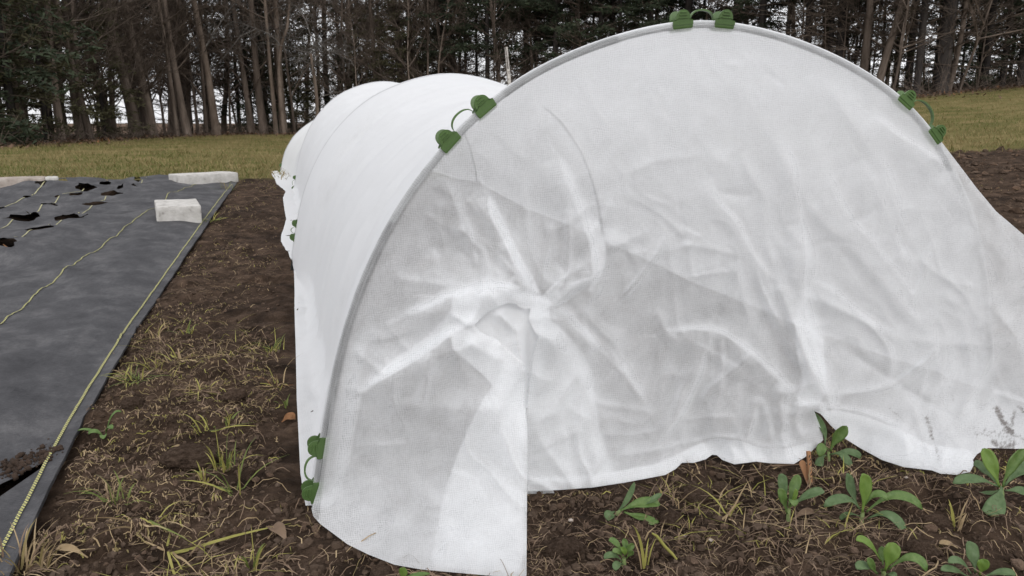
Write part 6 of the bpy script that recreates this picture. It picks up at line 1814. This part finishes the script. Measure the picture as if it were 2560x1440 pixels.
def flat_tag(name, pxs, w, mat, thick=0.0016, round_top=True, fw=0.0):
    pts = np.array([CAM + ray(float(a), float(b_)) * (dist - fw) for a, b_ in pxs]) - P0
    ax = pts[-1] - pts[0]; L = np.linalg.norm(ax); ax /= L
    nrm = np.array([0.25, -1.0, 0.2]); nrm -= ax * (nrm @ ax); nrm /= np.linalg.norm(nrm); sd = np.cross(ax, nrm)
    W = w / FPX * dist / 2
    prof = [(-W * 0.75, -0.02), (W * 0.75, -0.02), (W, L - W)] + ([(W * math.cos(a), L - W + W * math.sin(a)) for a in np.linspace(0.4, math.pi - 0.4, 7)] if round_top else [(W, L), (-W, L)]) + [(-W, L - W)]
    prof = np.array(prof); k = len(prof)
    v = np.concatenate([pts[0] + prof[:, :1] * sd + prof[:, 1:] * ax + nrm * z for z in (thick / 2, -thick / 2)])
    i = np.arange(k); j = (i + 1) % k
    b = Buf(); b.add(v, np.stack([i, j, j + k, i + k], 1))
    c = np.concatenate([v, v[:k].mean(0)[None], v[k:].mean(0)[None]])
    b.add(c, np.concatenate([np.stack([j, i, np.full(k, 2 * k)], 1), np.stack([i + k, j + k, np.full(k, 2 * k + 1)], 1)]))
    return b, pts, ax, sd, nrm, W, L
b, *_ = flat_tag('wooden_tag', [(2019, 1196), (2003, 1151)], 17, 'wood_tag')
o = link('wooden_tag', b.mesh('wooden_tag', [M['wood_tag']], False), loc=P0); tag(o, 'round topped brown wooden plant tag leaning at the notch in the hem', 'plant tag')
b, pts, ax, sd, nrm, W, L = flat_tag('notched_stick', [(2026, 1204), (2021, 1128)], 9, 'straw', 0.004, False, 0.006)
root = empty('notched_stick', P0); tag(root, 'slim pale wooden stick with a row of dark notches, beside the brown plant tag', 'stick')
link('shaft', b.mesh('shaft', [M['wood_tag']], False), root)
for i in range(7):
    c = pts[0] + ax * (L * (0.12 + 0.12 * i)) + nrm * 0.0021 + sd * W * (0.25 if i % 2 else -0.1)
    e1, e2 = (ax * 0.8 + sd * 0.5) * 0.0022, (sd * 0.8 - ax * 0.5) * 0.0008
    b = Buf(); b.add(np.array([c - e1 - e2, c + e1 - e2, c + e1 + e2, c - e1 + e2, c - e1 - e2 + nrm * .0004, c + e1 - e2 + nrm * .0004, c + e1 + e2 + nrm * .0004, c - e1 + e2 + nrm * .0004]),
                      np.array([(0, 1, 5, 4), (1, 2, 6, 5), (2, 3, 7, 6), (3, 0, 4, 7), (4, 5, 6, 7)])); link('notch', b.mesh('notch', [M['pipe_dark']], False), root)
for u, v, s, lab in ((1777, 1352, 6, 'tiny white stone in the right hand soil'), (1427, 1303, 6, 'pale tan stone right of the cover flap'), (2262, 1225, 4, 'white speck of stone behind the large seedling'), (1635, 1388, 3, 'small white stone beside the yellow shoot'), (1712, 1342, 4, 'whitish chip of stone left of the tiny white one')):
    P = gpt(u, v); rad = s / FPX * float((P - CAM) @ F_)
    o = link('pebble', clod_mesh(int(u), 2), loc=P + UP * rad * 0.4); o.data.materials.clear(); o.data.materials.append(M['pebble']); o.scale = (rad, rad, rad); tag(o, lab, 'pebble', 'small stones in the soil')
# weed with toothed leaves near the cloth
P = gpt(262, 1094); root = empty('weed', P); tag(root, 'small weed with pale toothed leaves next to the cloth edge', 'weed')
for k, (dx, dy, dz, w) in enumerate(((-.05, .004, .012, .006), (-.022, -.012, .012, .012), (.02, -.008, .02, .011), (.03, .01, .045, .006), (.008, -.02, .006, .012))):
    link('leaf', leaf_mesh('leaf', np.zeros(3), np.array([dx * .5, dy * .5, dz * .8 + .004]), np.array([dx, dy, dz]), w, np.array([0, -.3, 1.0]), M['leaf']), root)
Pm = P1(24, 641); root = empty('dead_stalk', Pm); tag(root, 'brown dead plant stalk with a shrivelled leaf standing in the nearest cloth hole', 'dead plant')
dist = float((Pm - CAM) @ F_)
pts = np.array([CAM + ray(float(a), float(b_)) * dist - Pm for a, b_ in ((36, 650), (32, 634), (22, 622), (8, 611))])
b = Buf(); b.tube(pts, [0.006, 0.005, 0.004, 0.002], 5, 0, True); link('stem', b.mesh('stem', [M['dead_leaf']]), root)
for (p, q, t_, w) in (((24, 646), (22, 634), (20, 626), .022), ((30, 648), (38, 640), (50, 640), .03), ((20, 650), (30, 652), (42, 650), .03)):
    A = [CAM + ray(float(c[0]), float(c[1])) * (dist - 0.01) - Pm for c in (p, q, t_)]
    link('leaf', leaf_mesh('leaf', A[0], A[1], A[2], w, np.array([0, -.6, 1.0]), M['litter']), root)
# soil spilled along the gash in the cloth
r = np.random.default_rng(700); b = Buf()
for k in range(300):
    t = r.random(); u = 0 + 140 * t + r.normal(0, 10); v = 1160 - 62 * t + r.normal(-6, 9)
    P = on_ground(np.array([u]), np.array([v]), 0.02)[0]; s = 0.001 + 0.005 * r.random() ** 3
    e_, w_ = mat_ew(P[None]); zz, _ = mat_height(e_, w_); P[2] = zz[0]
    b.add(ICO * (1 + r.normal(0, 0.2, (12, 1))) * s + P + UP * s * 0.3, ICF, 0)
tag(link('spilled_soil', b.mesh('spilled_soil', [M['damp']])), 'dark soil spilled along the gash in the ground cloth', None, None, 'stuff')
